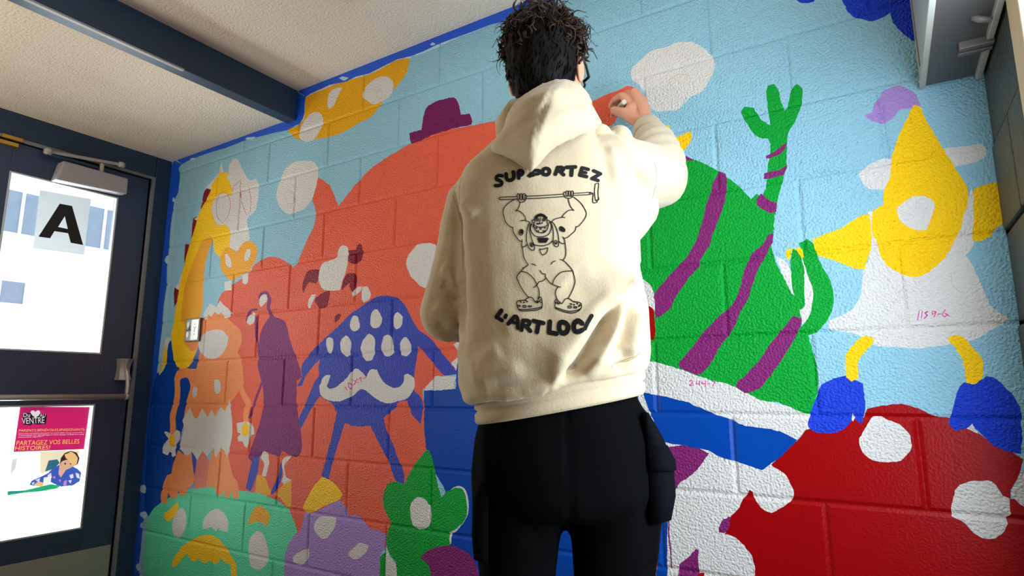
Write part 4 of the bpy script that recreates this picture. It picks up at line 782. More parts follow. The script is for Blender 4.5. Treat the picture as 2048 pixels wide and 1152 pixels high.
# ---------------------------------------------------------------- switch plate on the mural
S = {'plate': (0.2938, 0.4131, 0.5036, 0.6155)}
m_white = mat('white_plastic', (232, 232, 230), rough=0.35); m_grey = mat('grey_device', (118, 118, 122), rough=0.4); m_blk = mat('black_plastic', (12, 12, 12), rough=0.5); m_bronze = mat('dark_plate_edge', (78, 66, 54), rough=0.45)
a, b, c_, d_ = S['plate']
sw = MB().box((a, -0.010, c_), (b, 0.001, d_)).build('switch_plate', m_bronze, bevel=0.002)
thing(sw, 'small two-gang switch plate on the mural beside the orange creature', 'switch')
mid = a+(b-a)*0.42
MB().box((mid, -0.0125, c_+0.006), (b-0.008, -0.009, d_-0.006)).build('blank_cover', m_white, sw, bevel=0.001)
dv = MB().box((a+0.006, -0.0120, c_+0.006), (mid, -0.009, d_-0.006)).build('switch_body', m_grey, sw, bevel=0.001)
xm = (a+mid)/2+0.002
for z0, z1 in ((c_+0.016, c_+0.050), (c_+0.064, d_-0.014)):
    MB().ell((xm, -0.0125, (z0+z1)/2), (0.012, 0.005, (z1-z0)/2), 14, 8).build('rocker', m_white, dv, smooth=True)
t = MB(); t.box((xm-0.017, -0.0145, c_+0.052), (xm+0.019, -0.011, c_+0.060)); t.box((xm+0.003, -0.0145, c_+0.056), (xm+0.012, -0.011, c_+0.078)); t.build('tee_slot', m_blk, dv)
xr = (mid+b-0.008)/2
for z in (c_+0.034, d_-0.030): MB().tube([(xr, -0.0125, z), (xr, -0.0145, z)], [0.004, 0.003], 10).build('screw', m_alum, sw)
t = MB(); t.add([(xr-0.014, -0.0130, (c_+d_)/2+0.014), (xr+0.014, -0.0130, (c_+d_)/2+0.014), (xr, -0.0130, (c_+d_)/2+0.002), (xr-0.014, -0.012, (c_+d_)/2+0.014), (xr+0.014, -0.012, (c_+d_)/2+0.014), (xr, -0.012, (c_+d_)/2+0.002)], [(0,2,1), (3,4,5), (0,1,4,3), (1,2,5,4), (2,0,3,5)])
t.box((xr-0.003, -0.0135, (c_+d_)/2-0.012), (xr+0.002, -0.012, (c_+d_)/2+0.006)); t.build('key_slot', mat('olive_brass', (128, 124, 88), rough=0.4, metal=0.5), sw)

# ---------------------------------------------------------------- metal unit high in the right corner
m_unit = mat('grey_enamel', (74, 72, 72), rough=0.32, vary=0.06, vscale=5, bump=0.05, bscale=8)
m_latch = mat('dull_grey_latch', (96, 92, 90), rough=0.5)
m_unitl = mat('pale_enamel', (166, 166, 160), rough=0.3, vary=0.04)
ux0, ux1, uy0, uy1, uz = 3.352, 3.462, -0.62, -0.012, 0.982
un = MB().box((ux0, uy0, uz), (ux1, uy1, 1.42)).build('wall_cabinet', m_unit, bevel=0.003)
thing(un, 'long grey metal cabinet hung high on the right wall above the mural corner', 'cabinet')
MB().box((ux0-0.004, uy0, uz+0.006), (ux0+0.002, uy1, 1.42)).build('side_panel', m_unitl, un, bevel=0.002)
MB().box((ux0-0.006, uy0, uz-0.004), (ux0+0.006, uy1, uz+0.016)).build('edge_flange', m_unitl, un, bevel=0.002)
MB().box((ux0-0.0055, uy1-0.06, uz+0.03), (ux0-0.003, uy1-0.05, 1.42)).build('panel_seam', mat('seam_shadow_brown', (120, 96, 74), 0.5), un)
MB().box((ux1-0.010, uy0, uz-0.012), (ux1+0.002, uy1-0.19, uz+0.004)).build('rear_flange', m_unitl, un, bevel=0.002)
MB().box((ux1-0.010, uy1-0.16, uz-0.012), (ux1+0.002, uy1, uz+0.004)).build('rear_flange', m_unitl, un, bevel=0.002)
cl = MB(); cl.box((ux1-0.055, uy1-0.185, uz-0.016), (ux1+0.004, uy1-0.172, uz+0.002)); cl.box((ux1-0.055, uy1-0.160, uz-0.016), (ux1+0.004, uy1-0.148, uz+0.002)); cl.box((ux1-0.045, uy1-0.175, uz-0.008), (ux1, uy1-0.158, uz+0.002))
cl.build('latch', m_latch, un, bevel=0.002)
MB().tube([(ux1-0.012, uy1-0.275, uz-0.014), (ux1-0.03, uy1-0.275, uz-0.006), (ux1-0.04, uy1-0.275, uz+0.002)], [0.005, 0.007, 0.006], 10).build('latch_knob', m_latch, un, smooth=True)

# ---------------------------------------------------------------- the painter (local frame: x right, y towards the wall, z up from the floor)
person = empty('person', (2.6421, -0.6124, -0.76), 0.55519)
thing(person, 'person seen from behind in a cream printed hoodie and black trousers, painting the mural', 'person')
m_skin = mat('skin', (204, 142, 112), rough=0.5, vary=0.10, vscale=40, bump=0.12, bscale=300, bdist=0.0006)
m_hood = mat('cream_fleece', (187, 169, 139), rough=0.95, bump=0.5, bscale=260, bdist=0.0012, vary=0.06, vscale=45, spec=0.15, sheen=0.25, detail=4)
m_print = mat('black_screen_print', (14, 13, 14), rough=0.7, spec=0.2)
m_trous = mat('black_cotton', (4, 4, 5), rough=0.95, bump=0.2, bscale=500, bdist=0.0006, vary=0.2, vscale=14, spec=0.05)
m_hair = mat('dark_brown_hair', (46, 28, 17), rough=0.5, vary=0.35, vscale=26, spec=0.22)
m_hairs = mat('black_brown_hair', (13, 10, 9), rough=0.7, vary=0.2, vscale=40, spec=0.12)
m_frame = mat('black_acetate', (10, 10, 12), rough=0.2)
m_shoe = mat('dark_canvas_shoe', (30, 30, 34), rough=0.8); m_sole = mat('white_rubber_sole', (200, 198, 190), rough=0.6)

HC = Vector((0.010, 0.035, 1.735))          # head centre
hd = Vector((math.sin(0.40), math.cos(0.40), 0))   # the way the face looks
hr = Vector((hd.y, -hd.x, 0))               # to the right of the head
def hp(r_, f_, u_): return HC + hr*r_ + hd*f_ + Vector((0, 0, u_))
hrot = Matrix(((hr.x, hd.x, 0), (hr.y, hd.y, 0), (0, 0, 1)))
W = Vector((0.316, 0.402, 1.772))           # right wrist
b = MB()
b.ell(HC + Vector((0, 0, 0.02)), (0.074, 0.096, 0.098), 20, 14, rot=hrot)
b.ell(hp(0, 0.025, -0.055), (0.058, 0.068, 0.070), 18, 12, rot=hrot)
b.tube([hp(0, 0.090, 0.016), hp(0, 0.100, -0.006), hp(0, 0.111, -0.024), hp(0, 0.100, -0.034)], [0.007, 0.0085, 0.0100, 0.0085], 10)   # nose
for s in (-1, 1): b.ell(hp(s*0.011, 0.098, -0.030), (0.007, 0.008, 0.006), 10, 8, rot=hrot)               # nostril wings
b.ell(hp(0, 0.089, -0.059), (0.021, 0.008, 0.005), 12, 8, rot=hrot); b.ell(hp(0, 0.088, -0.068), (0.019, 0.008, 0.006), 12, 8, rot=hrot)   # lips
b.ell(hp(0, 0.050, -0.086), (0.046, 0.046, 0.034), 16, 10, rot=hrot); b.ell(hp(0, 0.074, -0.100), (0.024, 0.018, 0.016), 12, 8, rot=hrot)   # jaw and chin
for s in (-1, 1): b.ell(hp(s*0.040, 0.056, -0.028), (0.026, 0.028, 0.026), 12, 8, rot=hrot)               # cheekbones
for s in (-1, 1):
    b.ell(hp(s*0.033, 0.082, 0.022), (0.021, 0.011, 0.008), 10, 8, rot=hrot)                               # brow
    b.ell(hp(s*0.079, 0.000, -0.020), (0.009, 0.018, 0.031), 12, 8, rot=hrot)                              # ear
b.tube([(0.008, 0.005, 1.46), (0.008, 0.012, 1.57), (0.010, 0.030, 1.66)], [0.066, 0.056, 0.055], 16)        # neck
b.loft([[Vector((cx + rx*math.cos(2*math.pi*k/20), cy + ry*math.sin(2*math.pi*k/20), z)) for k in range(20)] for z, cx, cy, rx, ry in
        ((0.86, .032, .025, .135, .095), (0.96, .030, .03, .130, .090), (1.08, .022, .03, .125, .085), (1.25, .006, .03, .140, .09), (1.40, .004, .03, .150, .09), (1.49, .004, .03, .120, .065), (1.53, .006, .02, .070, .055))])
b.tube([(-0.12, 0.01, 1.455), (-0.165, .06, 1.32), (-0.200, .085, 1.195)], [0.050, 0.043, 0.036], 12)
b.tube([(-0.200, .085, 1.195), (-0.145, .17, 1.185), (-0.085, .27, 1.18)], [0.036, 0.036, 0.026], 12)
b.ell((-0.200, .085, 1.195), (.036, .036, .036), 12, 8); b.ell((0.275, .17, 1.53), (.040, .040, .040), 12, 8)
b.tube([(0.12, 0.03, 1.46), (0.20, .10, 1.50), (0.275, .17, 1.53)], [0.052, 0.045, 0.040], 12)
b.tube([(0.275, .17, 1.53), (0.308, .28, 1.64), tuple(W)], [0.040, 0.038, 0.027], 14)
for x, xk, xa in ((-0.056, -0.057, -0.056), (0.130, 0.130, 0.135)):
    b.tube([(x, .025, 0.86), (x, .02, 0.70), (xk, .01, 0.47), ((xk+xa)/2, -.01, 0.33), (xa, -.01, 0.10)], [0.066, 0.056, 0.046, 0.048, 0.036], 14)
    b.tube([(xa, -.03, 0.06), (xa, .06, 0.055), (xa, .16, 0.035)], [0.038, 0.036, 0.026], 12)
# right hand, closed round the marker
KN = [Vector((0.264, 0.466, 1.894)), Vector((0.286, 0.470, 1.905)), Vector((0.307, 0.461, 1.895)), Vector((0.324, 0.447, 1.873))]
b.tube([W, W + (KN[2]-W)*0.45, (KN[1]+KN[2])*0.5 + Vector((0, -.006, -.006))], [0.026, 0.029, 0.024], 14, flat=0.8)
for k, kn in enumerate(KN):
    root = W + (kn-W)*0.30
    b.tube([root, W + (kn-W)*0.7, kn], [0.012, 0.0125, 0.0115 if k < 3 else 0.0105], 10)
FING = [[KN[0], (0.246, 0.502, 1.897), (0.238, 0.520, 1.886), (0.249, 0.530, 1.874)],
        [KN[1], (0.266, 0.507, 1.897), (0.247, 0.519, 1.874), (0.242, 0.512, 1.852)],
        [KN[2], (0.292, 0.505, 1.888), (0.268, 0.514, 1.866), (0.254, 0.500, 1.850)],
        [KN[3], (0.312, 0.492, 1.868), (0.290, 0.503, 1.848), (0.270, 0.492, 1.840)]]
FR = [(0.0108, 0.0094, 0.0084, 0.0070), (0.0110, 0.0095, 0.0085, 0.0072), (0.0104, 0.0092, 0.0082, 0.0068), (0.0095, 0.0084, 0.0076, 0.0062)]
for pts, rr in zip(FING, FR): b.tube(pts, rr, 10)
b.tube([W + Vector((-0.016, 0.012, 0.012)), (0.262, 0.436, 1.822), (0.238, 0.466, 1.846), (0.246, 0.498, 1.860)], [0.020, 0.0165, 0.0118, 0.0090], 12)
b.ell((0.287, 0.432, 1.823), (0.026, 0.020, 0.030), 12, 8)
# left hand, relaxed at the belly
LW = Vector((-0.085, .27, 1.18))
b.tube([LW, (-0.062, .305, 1.178), (-0.045, .335, 1.172)], [0.026, 0.033, 0.030], 12, flat=0.6)
for k, (dx, dz) in enumerate(((0.016, .020), (0.010, .006), (0.002, -.008), (-0.006, -.022))):
    s = Vector((-0.048+dx, .330, 1.172+dz)); L_ = (0.034, 0.038, 0.035, 0.027)[k]
    b.tube([s, s+Vector((0.022, L_*0.8, -0.004)), s+Vector((0.046, L_*0.8, -0.012)), s+Vector((0.056, L_*0.45, -0.018))], [0.0098, 0.0090, 0.0080, 0.0066], 8)
b.tube([LW+Vector((0.01, .01, .016)), (-0.050, .292, 1.215), (-0.030, .318, 1.222)], [0.015, 0.012, 0.008], 8)
bme = remesh(b, 0.0027, 2)
smooth_all(bme); bme.materials.append(m_skin)
body = link('body', bme, person)
for s in (-1, 1):
    e = MB().ell(hp(s*0.032, 0.0785, 0.004), (0.0115, 0.0115, 0.0115), 14, 10, rot=hrot).build('eye', mat('eye_white', (232, 228, 222), 0.2), person, smooth=True)
    MB().ell(hp(s*0.032+0.002, 0.0885, 0.004), (0.0055, 0.0025, 0.0055), 12, 8, rot=hrot).build('iris', mat('brown_iris', (46, 28, 18), 0.2), e, smooth=True)
# nails of the right hand
for pts in FING: MB().ell(Vector(pts[3]) + (Vector(pts[3])-Vector(pts[2])).normalized()*0.004 + Vector((-0.002, 0.004, 0)), (0.0036, 0.0032, 0.0045), 8, 6).build('fingernail', mat('fingernail', (210, 150, 124), 0.3), body, smooth=True)

# hoodie
def ring(z, cx, rx, cy, ry, n=40, tilt=0.0, e=2.1):
    out = []
    for k in range(n):
        a = 2*math.pi*k/n; c_, s_ = math.cos(a), math.sin(a)
        x = cx + rx*math.copysign(abs(c_)**(2/e), c_); y = cy + ry*math.copysign(abs(s_)**(2/e), s_)
        out.append(Vector((x, y, z + tilt*(x-cx))))
    return out
h = MB()
h.loft([ring(1.034, .030, .150, .03, .115, tilt=.19), ring(1.030, .024, .176, .03, .138, tilt=.19), ring(1.042, .022, .188, .03, .148, tilt=.19), ring(1.070, .021, .194, .03, .150, tilt=.17), ring(1.115, .020, .196, .03, .146, tilt=.12), ring(1.19, .018, .196, .03, .136, tilt=.05),
        ring(1.28, .008, .192, .03, .132), ring(1.375, .008, .196, .03, .130), ring(1.44, .004, .194, .03, .124), ring(1.495, .004, .172, .025, .106), ring(1.535, .008, .128, .02, .084), ring(1.575, .010, .085, .02, .066), ring(1.60, .010, .070, .02, .060)])
h.tube([(-0.105, 0.02, 1.470), (-0.143, .045, 1.425), (-0.164, .075, 1.34), (-0.188, .085, 1.25), (-0.203, .090, 1.195)], [0.060, 0.066, 0.066, 0.065, 0.063], 18)
h.tube([(-0.203, .09, 1.195), (-0.180, .13, 1.190), (-0.148, .17, 1.19), (-0.11, .225, 1.185)], [0.061, 0.060, 0.054, 0.044], 18)
h.ell((-0.203, .09, 1.193), (0.063, 0.063, 0.064), 18, 12); h.ell((0.118, 0.02, 1.570), (0.034, 0.04, 0.022), 14, 10); h.ell((0.172, 0.06, 1.580), (0.030, 0.045, 0.026), 14, 10); h.ell((0.274, .167, 1.530), (0.078, 0.078, 0.078), 18, 12)
h.tube([(0.08, 0.02, 1.470), (0.135, .035, 1.488), (0.20, .10, 1.505), (0.274, .165, 1.528)], [0.080, 0.086, 0.084, 0.078], 20)
h.tube([(0.274, .165, 1.528), (0.296, .22, 1.588), (0.310, .29, 1.655), (0.315, .35, 1.712)], [0.077, 0.068, 0.058, 0.046], 20)
h.tube([(0.05, 0.03, 1.30), (0.13, .05, 1.39), (0.20, .10, 1.45)], [0.10, 0.092, 0.080], 18)      # the slack under the raised arm
h.tube([(0.02, 0.03, 1.56), (0.10, .04, 1.53), (0.17, .07, 1.525)], [0.07, 0.055, 0.06], 16)
h.tube([(0.00, 0.03, 1.545), (-0.07, .03, 1.515), (-0.13, .03, 1.470)], [0.07, 0.058, 0.052], 16)
hme = remesh(h, 0.0042, 12)
FOLD = [(0.028,0.03,'s',[(0.176,1.26),(0.133,1.205),(0.091,1.154),(0.053,1.099),(0.002,1.038)]),
(0.024,0.014,'r',[(0.168,1.247),(0.141,1.172),(0.106,1.103),(0.062,1.056)]),
(0.022,0.015,'v',[(0.125,1.183),(0.094,1.135),(0.061,1.088),(0.02,1.041)]),
(0.016,0.014,'v',[(0.17,1.2),(0.14,1.126),(0.106,1.081)]),
(0.014,0.012,'r',[(0.18,1.181),(0.163,1.126),(0.151,1.088)]),
(0.014,0.011,'v',[(0.151,1.099),(0.14,1.079),(0.124,1.066)]),
(0.01,0.008,'v',[(-0.18,1.422),(-0.178,1.353),(-0.174,1.267),(-0.169,1.154),(-0.159,1.109)]),
(0.007,0.012,'r',[(-0.213,1.286),(-0.195,1.271),(-0.179,1.238)]),
(0.006,0.012,'v',[(-0.216,1.248),(-0.199,1.238),(-0.18,1.205)]),
(0.007,0.014,'r',[(-0.23,1.201),(-0.209,1.187),(-0.18,1.159)]),
(0.006,0.01,'v',[(-0.226,1.164),(-0.202,1.145),(-0.175,1.131)]),
(0.006,0.013,'r',[(0.136,1.521),(0.14,1.482),(0.14,1.431)]),
(0.003,0.014,'v',[(0.12,1.514),(0.123,1.462),(0.127,1.422)]),
(0.003,0.014,'v',[(0.164,1.514),(0.176,1.482),(0.198,1.446)]),
(0.007,0.01,'r',[(0.188,1.482),(0.219,1.482),(0.248,1.451)]),
(0.007,0.01,'v',[(0.184,1.466),(0.208,1.457),(0.234,1.429)]),
(0.005,0.01,'v',[(0.243,1.456),(0.241,1.431),(0.243,1.382)]),
(0.006,0.012,'r',[(-0.136,1.363),(-0.159,1.383),(-0.174,1.402)]),
(0.01,0.022,'r',[(0.061,1.061),(0.011,1.035),(-0.052,1.01),(-0.101,1.0)]),
(0.008,0.02,'v',[(0.02,1.054),(-0.052,1.035),(-0.115,1.032)]),
(0.006,0.018,'r',[(-0.043,1.068),(-0.106,1.05),(-0.151,1.041)]),
(0.004,0.016,'r',[(0.159,1.482),(0.145,1.472),(0.149,1.412),(0.159,1.362)]),
(0.004,0.022,'v',[(-0.079,1.145),(-0.124,1.109),(-0.156,1.1)]),
(0.004,0.022,'r',[(-0.088,1.108),(-0.133,1.077),(-0.153,1.068)]),
(0.004,0.03,'v',[(0.032,1.228),(0.068,1.2),(0.086,1.181)]),
(0.004,0.03,'r',[(0.089,1.266),(0.051,1.228),(0.003,1.154)]),
(0.005,0.012,'v',[(-0.176,1.42),(-0.177,1.363),(-0.172,1.286),(-0.167,1.21),(-0.161,1.136)])]
def seg_dist(P, line):
    """signed distance (left of travel positive) and blend along a polyline; P is n x 2"""
    best = np.full(len(P), 9.0); sgn = np.zeros(len(P)); par = np.zeros(len(P))
    L_ = [0]; 
    for a, b_ in zip(line[:-1], line[1:]): L_.append(L_[-1] + math.dist(a, b_))
    for i, (a, b_) in enumerate(zip(line[:-1], line[1:])):
        a = np.array(a); d = np.array(b_)-a; l2 = d @ d; t = np.clip(((P-a) @ d)/l2, 0, 1)
        q = a + t[:, None]*d; v = P-q; dist = np.hypot(v[:, 0], v[:, 1])
        m = dist < best; best[m] = dist[m]; sgn[m] = np.sign(d[0]*v[m, 1]-d[1]*v[m, 0]); par[m] = (L_[i] + t[m]*math.sqrt(l2))/L_[-1]
    return best, sgn, par
co = coords(hme); no = normals(hme); dis = np.zeros(len(co))
back = np.clip((-no[:, 1]+0.25)/0.5, 0, 1) * (co[:, 1] < 0.2)
for amp, wd, kind, line in FOLD:
    dd, sg_, par = seg_dist(co[:, [0, 2]], line)
    ends = np.clip(np.minimum(par/0.18, (1-par)/0.18)+0.12, 0, 1)*np.exp(-(np.maximum(dd-wd*2.5, 0)/wd)**2)
    s = dd*sg_
    if kind == 'r': g = np.exp(-(dd/wd)**2)
    elif kind == 'v': g = -np.exp(-(dd/wd)**2)
    else:
        s = -s
        g = np.where(s > 0, 0.9*np.exp(-(s/(wd*1.5))**2), 0) + np.where(s <= 0, 0.9-1.9*(1-np.exp(-(s/(wd*0.28))**2)), 0)*np.exp(-(s/(wd*1.15))**2)
    dis += amp*g*ends*back
wob = np.array([noise.noise(Vector((p[0]*9, p[1]*9, p[2]*9)))*0.0035 + noise.noise(Vector((p[0]*22+5, p[1]*22, p[2]*22)))*0.0014 for p in co])
# wrinkles bunched across both sleeves
arm_l = np.exp(-(((co[:, 0]+0.185)/0.07)**2)) * (co[:, 0] < -0.13) * np.clip((1.42-co[:, 2])/0.1, 0, 1)
nzm = np.array([noise.noise(Vector((p[0]*11+3, p[1]*11, p[2]*11))) for p in co])*0.9+0.5
wob += nzm*arm_l*0.003*np.sin(co[:, 2]*120 + co[:, 0]*70 + 2.5*np.sin(co[:, 1]*30))*np.clip((np.abs(co[:, 2]-1.19))/0.05, 0.25, 1)*0.6
arm_r = np.clip((co[:, 0]-0.17)/0.05, 0, 1)*np.clip((co[:, 2]-1.44)/0.04, 0, 1)
wob += nzm*arm_r*0.006*np.sin((co[:, 1]*0.8+co[:, 2]*0.6)*95 - co[:, 0]*60)*np.clip((co[:, 1]-0.05)/0.08, 0, 1)*0.8
co = co + no*(dis+wob)[:, None]
setco(hme, co); smooth_all(hme); hme.materials.append(m_hood)
hoodie = link('hoodie', hme, person)
# ribbed waistband and cuffs
bd = MB(); N_ = 150
def ribring(z, cx, rx, cy, ry, tilt, dep):
    r_ = ring(z, cx, rx, cy, ry, N_, tilt)
    return [Vector((cx + (p.x-cx)*(1+(dep if k % 2 else 0)), cy + (p.y-cy)*(1+(dep if k % 2 else 0)), p.z)) for k, p in enumerate(r_)]
bd.loft([ribring(z, .030, rx, .03, ry, .18, 0.004) for z, rx, ry in ((0.992, .150, .112), (0.990, .166, .126), (0.996, .170, .129), (1.010, .171, .130), (1.0155, .165, .124), (1.021, .172, .131), (1.046, .170, .130), (1.062, .160, .12))])
bd.build('waistband', m_hood, hoodie, smooth=True)
cf_ = MB(); c0, c1, c2 = Vector((0.3150, .350, 1.710)), Vector((0.3165, .372, 1.735)), Vector((0.317, .392, 1.758))
cf_.tube([c0, c0.lerp(c1, .5), c1, c2, c2.lerp(W, .3)], [0.046, 0.045, 0.0425, 0.039, 0.033], 36); cf_.build('cuff', m_hood, hoodie, smooth=True)
cf_ = MB(); cf_.tube([(-0.118, .21, 1.186), (-0.10, .24, 1.183), (-0.088, .262, 1.181)], [0.043, 0.038, 0.034], 30); cf_.build('cuff', m_hood, hoodie, smooth=True)
# hood lying on the shoulders: a padded pouch with an outline of its own, wrapped round the neck
HO = [(.072, 1.660), (.097, 1.640), (.104, 1.612), (.100, 1.548), (.060, 1.512), (.012, 1.478), (-.014, 1.450), (-.029, 1.437), (-.044, 1.449), (-.079, 1.478), (-.106, 1.500), (-.106, 1.516), (-.084, 1.540), (-.074, 1.575), (-.056, 1.606), (-.018, 1.634), (.030, 1.657)]
hq = catmull([Vector(p) for p in HO], 0.006, 0)
hqa = np.array(hq); step = 0.005
gx = np.arange(hqa[:, 0].min()-step, hqa[:, 0].max()+step, step); gz = np.arange(hqa[:, 1].min()-step, hqa[:, 1].max()+step, step)
inner = [(x, z) for x in gx for z in gz]
ia = np.array(inner)
x1, z1 = hqa[:, 0][None], hqa[:, 1][None]; x2, z2 = np.roll(hqa[:, 0], -1)[None], np.roll(hqa[:, 1], -1)[None]
cr = ((z1 > ia[:, 1:]) != (z2 > ia[:, 1:])) & (ia[:, :1] < (x2-x1)*(ia[:, 1:]-z1)/np.where(z2 == z1, 1e-12, z2-z1)+x1)
okp = cr.sum(1) % 2 == 1
dmin = np.sqrt(((ia[:, None, :]-hqa[None])**2).sum(2)).min(1)
keep = ia[okp & (dmin > step*0.6)]; kd = dmin[okp & (dmin > step*0.6)]
allp = np.vstack([hqa, keep]); alld = np.concatenate([np.zeros(len(hqa)), kd])
vv, ee, ff, *_r = delaunay_2d_cdt([Vector(p) for p in allp], [(i, (i+1) % len(hqa)) for i in range(len(hqa))], [], 1, 1e-6)
va = np.array([(v.x, v.y) for v in vv])
vd = np.sqrt(((va[:, None, :]-hqa[None])**2).sum(2)).min(1); vd[vd < 1e-4] = 0
tf = np.sqrt(np.clip(1-(1-np.clip(vd/0.040, 0, 1))**2, 0, 1))
# the pouch leans away from the neck and rests on the upper back
zz = np.array([1.43, 1.48, 1.53, 1.58, 1.62, 1.67]); yy = np.array([-0.118, -0.126, -0.120, -0.100, -0.070, -0.048])
ym = np.interp(va[:, 1], zz, yy) + 5.0*(va[:, 0]-0.005)**2
bul = 0.026*tf + 0.008*np.clip(vd/0.06, 0, 1)
fy = ym - bul
seam, ssg, spar = seg_dist(va, [(-0.034, 1.440), (-0.020, 1.490), (-0.006, 1.540), (0.012, 1.590), (0.030, 1.625), (0.034, 1.655)])
fy -= 0.020*np.clip(1-seam/0.055, 0, 1)*np.clip(vd/0.025, 0, 1)*np.clip((1.645-va[:, 1])/0.05, 0, 1)
fy += 0.0028*np.exp(-(seam/0.0025)**2)*(va[:, 1] < 1.60) - 0.0025*np.exp(-(np.abs(seam-0.008)/0.006)**2)
edge, _s, _p = seg_dist(va, [(-0.050, 1.585), (-0.010, 1.612), (0.030, 1.634), (0.066, 1.632), (0.092, 1.612)])
fy += 0.005*np.exp(-(edge/0.003)**2)
for (x0, z0, ang, la, lb, am) in ((-0.012, 1.535, 0.9, 0.030, 0.010, 0.010), (-0.045, 1.520, 0.5, 0.035, 0.012, 0.006), (0.055, 1.570, 0.9, 0.05, 0.014, 0.006), (-0.030, 1.572, 0.3, 0.04, 0.012, -0.006), (0.03, 1.530, 0.8, 0.05, 0.013, -0.007)):
    ux, uz_ = math.cos(ang), math.sin(ang); a_ = (va[:, 0]-x0)*ux+(va[:, 1]-z0)*uz_; b_ = -(va[:, 0]-x0)*uz_+(va[:, 1]-z0)*ux
    fy += am*np.exp(-(a_/la)**2-(b_/lb)**2)*np.clip(vd/0.02, 0, 1)
by_ = ym + 0.035*tf
n_ = len(va); hm = MB()
hm.v = [(va[i, 0], fy[i], va[i, 1]) for i in range(n_)] + [(va[i, 0], by_[i] if vd[i] > 0 else fy[i]+0.0004, va[i, 1]) for i in range(n_)]
for t in ff:
    hm.f.append(tuple(t)); hm.f.append(tuple(n_+i for i in t[::-1])); hm.m += [0, 0]
hood = hm.build('hood', m_hood, hoodie, smooth=True)
bm = bmesh.new(); bm.from_mesh(hood.data); bmesh.ops.remove_doubles(bm, verts=bm.verts, dist=0.0006); bmesh.ops.recalc_face_normals(bm, faces=bm.faces); bm.to_mesh(hood.data); bm.free(); smooth_all(hood.data)
# the hood's rolled edge running forward round the neck
rl = MB()
for sx in (-1, 1):
    pts = [(0.012+sx*0.062, -0.045, 1.60), (0.012+sx*0.084, 0.00, 1.585), (0.012+sx*0.082, 0.055, 1.565), (0.012+sx*0.055, 0.105, 1.535), (0.012+sx*0.012, 0.125, 1.50)]
    rl.tube(pts, [0.026, 0.030, 0.030, 0.026, 0.018], 14)
rl.build('hood_edge', m_hood, hoodie, smooth=True)
cords = MB()
for sx in (-1, 1): cords.tube([(0.012+sx*0.03, 0.135, 1.51), (0.012+sx*0.035, 0.165, 1.42), (0.012+sx*0.03, 0.172, 1.34)], 0.003, 8)
cords.build('drawstring', m_hood, hoodie, smooth=True)
# stitching lines of the sleeve and waist seams
# printed back: lettering and line drawing lie on the cloth
bvh = BVHTree.FromPolygons([tuple(v) for v in coords(hme)], [tuple(p.vertices) for p in hme.polygons])
vdir = Vector((0.03, 1.0, 0.36)).normalized()
def cast(x, z, off):
    o = Vector((x, -0.12, z)) - vdir*0.35
    loc, nor, i_, d_ = bvh.ray_cast(o, vdir)
    if loc is None or nor.y > 0.2: return None
    return loc - vdir*off
SEAMS = [[(1140,10640),(1310,10650),(1520,10700),(1740,10780)],
[(1140,10610),(1310,10630),(1520,10670),(1740,10760)],
[(2360,14590),(2410,14320),(2380,14030),(2310,13740)],
[(-1900,13940),(-1820,13700),(-1760,13410)],
[(-1930,13870),(-1840,13620),(-1770,13310)],
[(-1750,14230),(-1770,13790),(-1730,13120),(-1700,12270)]]
pr = MB(); ln = MB()
def ribbon(mb, pts, hw, off):
    q = [Vector((p[0]/10000, p[1]/10000)) for p in pts]
    if len(q) > 2:      # soften the polyline
        s = []
        for i in range(len(q)-1):
            p0, p1, p2, p3 = q[max(i-1, 0)], q[i], q[i+1], q[min(i+2, len(q)-1)]
            for k in range(4):
                t = k/4; s.append(0.5*((2*p1)+(p2-p0)*t+(2*p0-5*p1+4*p2-p3)*t*t+(3*p1-p0-3*p2+p3)*t**3))
        q = s + [q[-1]]
    r = [q[0]]
    for p in q[1:]:
        while (p-r[-1]).length > 0.0035: r.append(r[-1] + (p-r[-1]).normalized()*0.0035)
        if (p-r[-1]).length > 0.0006: r.append(p)
    if len(r) < 2: return
    # rounded ends
    d0 = (r[0]-r[1]).normalized(); d1 = (r[-1]-r[-2]).normalized()
    capn = 4; ws = [hw]*len(r); pre = []; post = []
    for k in range(1, capn+1):
        a = math.pi/2*k/capn; pre.insert(0, (r[0]+d0*hw*math.sin(a), hw*max(math.cos(a), 0.05))); post.append((r[-1]+d1*hw*math.sin(a), hw*max(math.cos(a), 0.05)))
    rr = [p for p, _ in pre] + r + [p for p, _ in post]; ws = [w for _, w in pre] + ws + [w for _, w in post]
    nn = 2 if hw < 0.002 else 4; rows = []
    for i, p in enumerate(rr):
        t = rr[min(i+1, len(rr)-1)] - rr[max(i-1, 0)]
        t = t.normalized() if t.length > 1e-9 else Vector((1, 0)); nx = Vector((-t.y, t.x))
        row = [cast(*(p + nx*ws[i]*(2*k/nn-1)), off) for k in range(nn+1)]
        rows.append(row)
    for a, b_ in zip(rows[:-1], rows[1:]):
        for k in range(nn):
            qd = (a[k], a[k+1], b_[k+1], b_[k])
            if None in qd: continue
            if max((qd[i]-qd[j]).length for i in range(4) for j in range(i)) > 0.016: continue
            mb.add(qd, [(0, 1, 2, 3)])
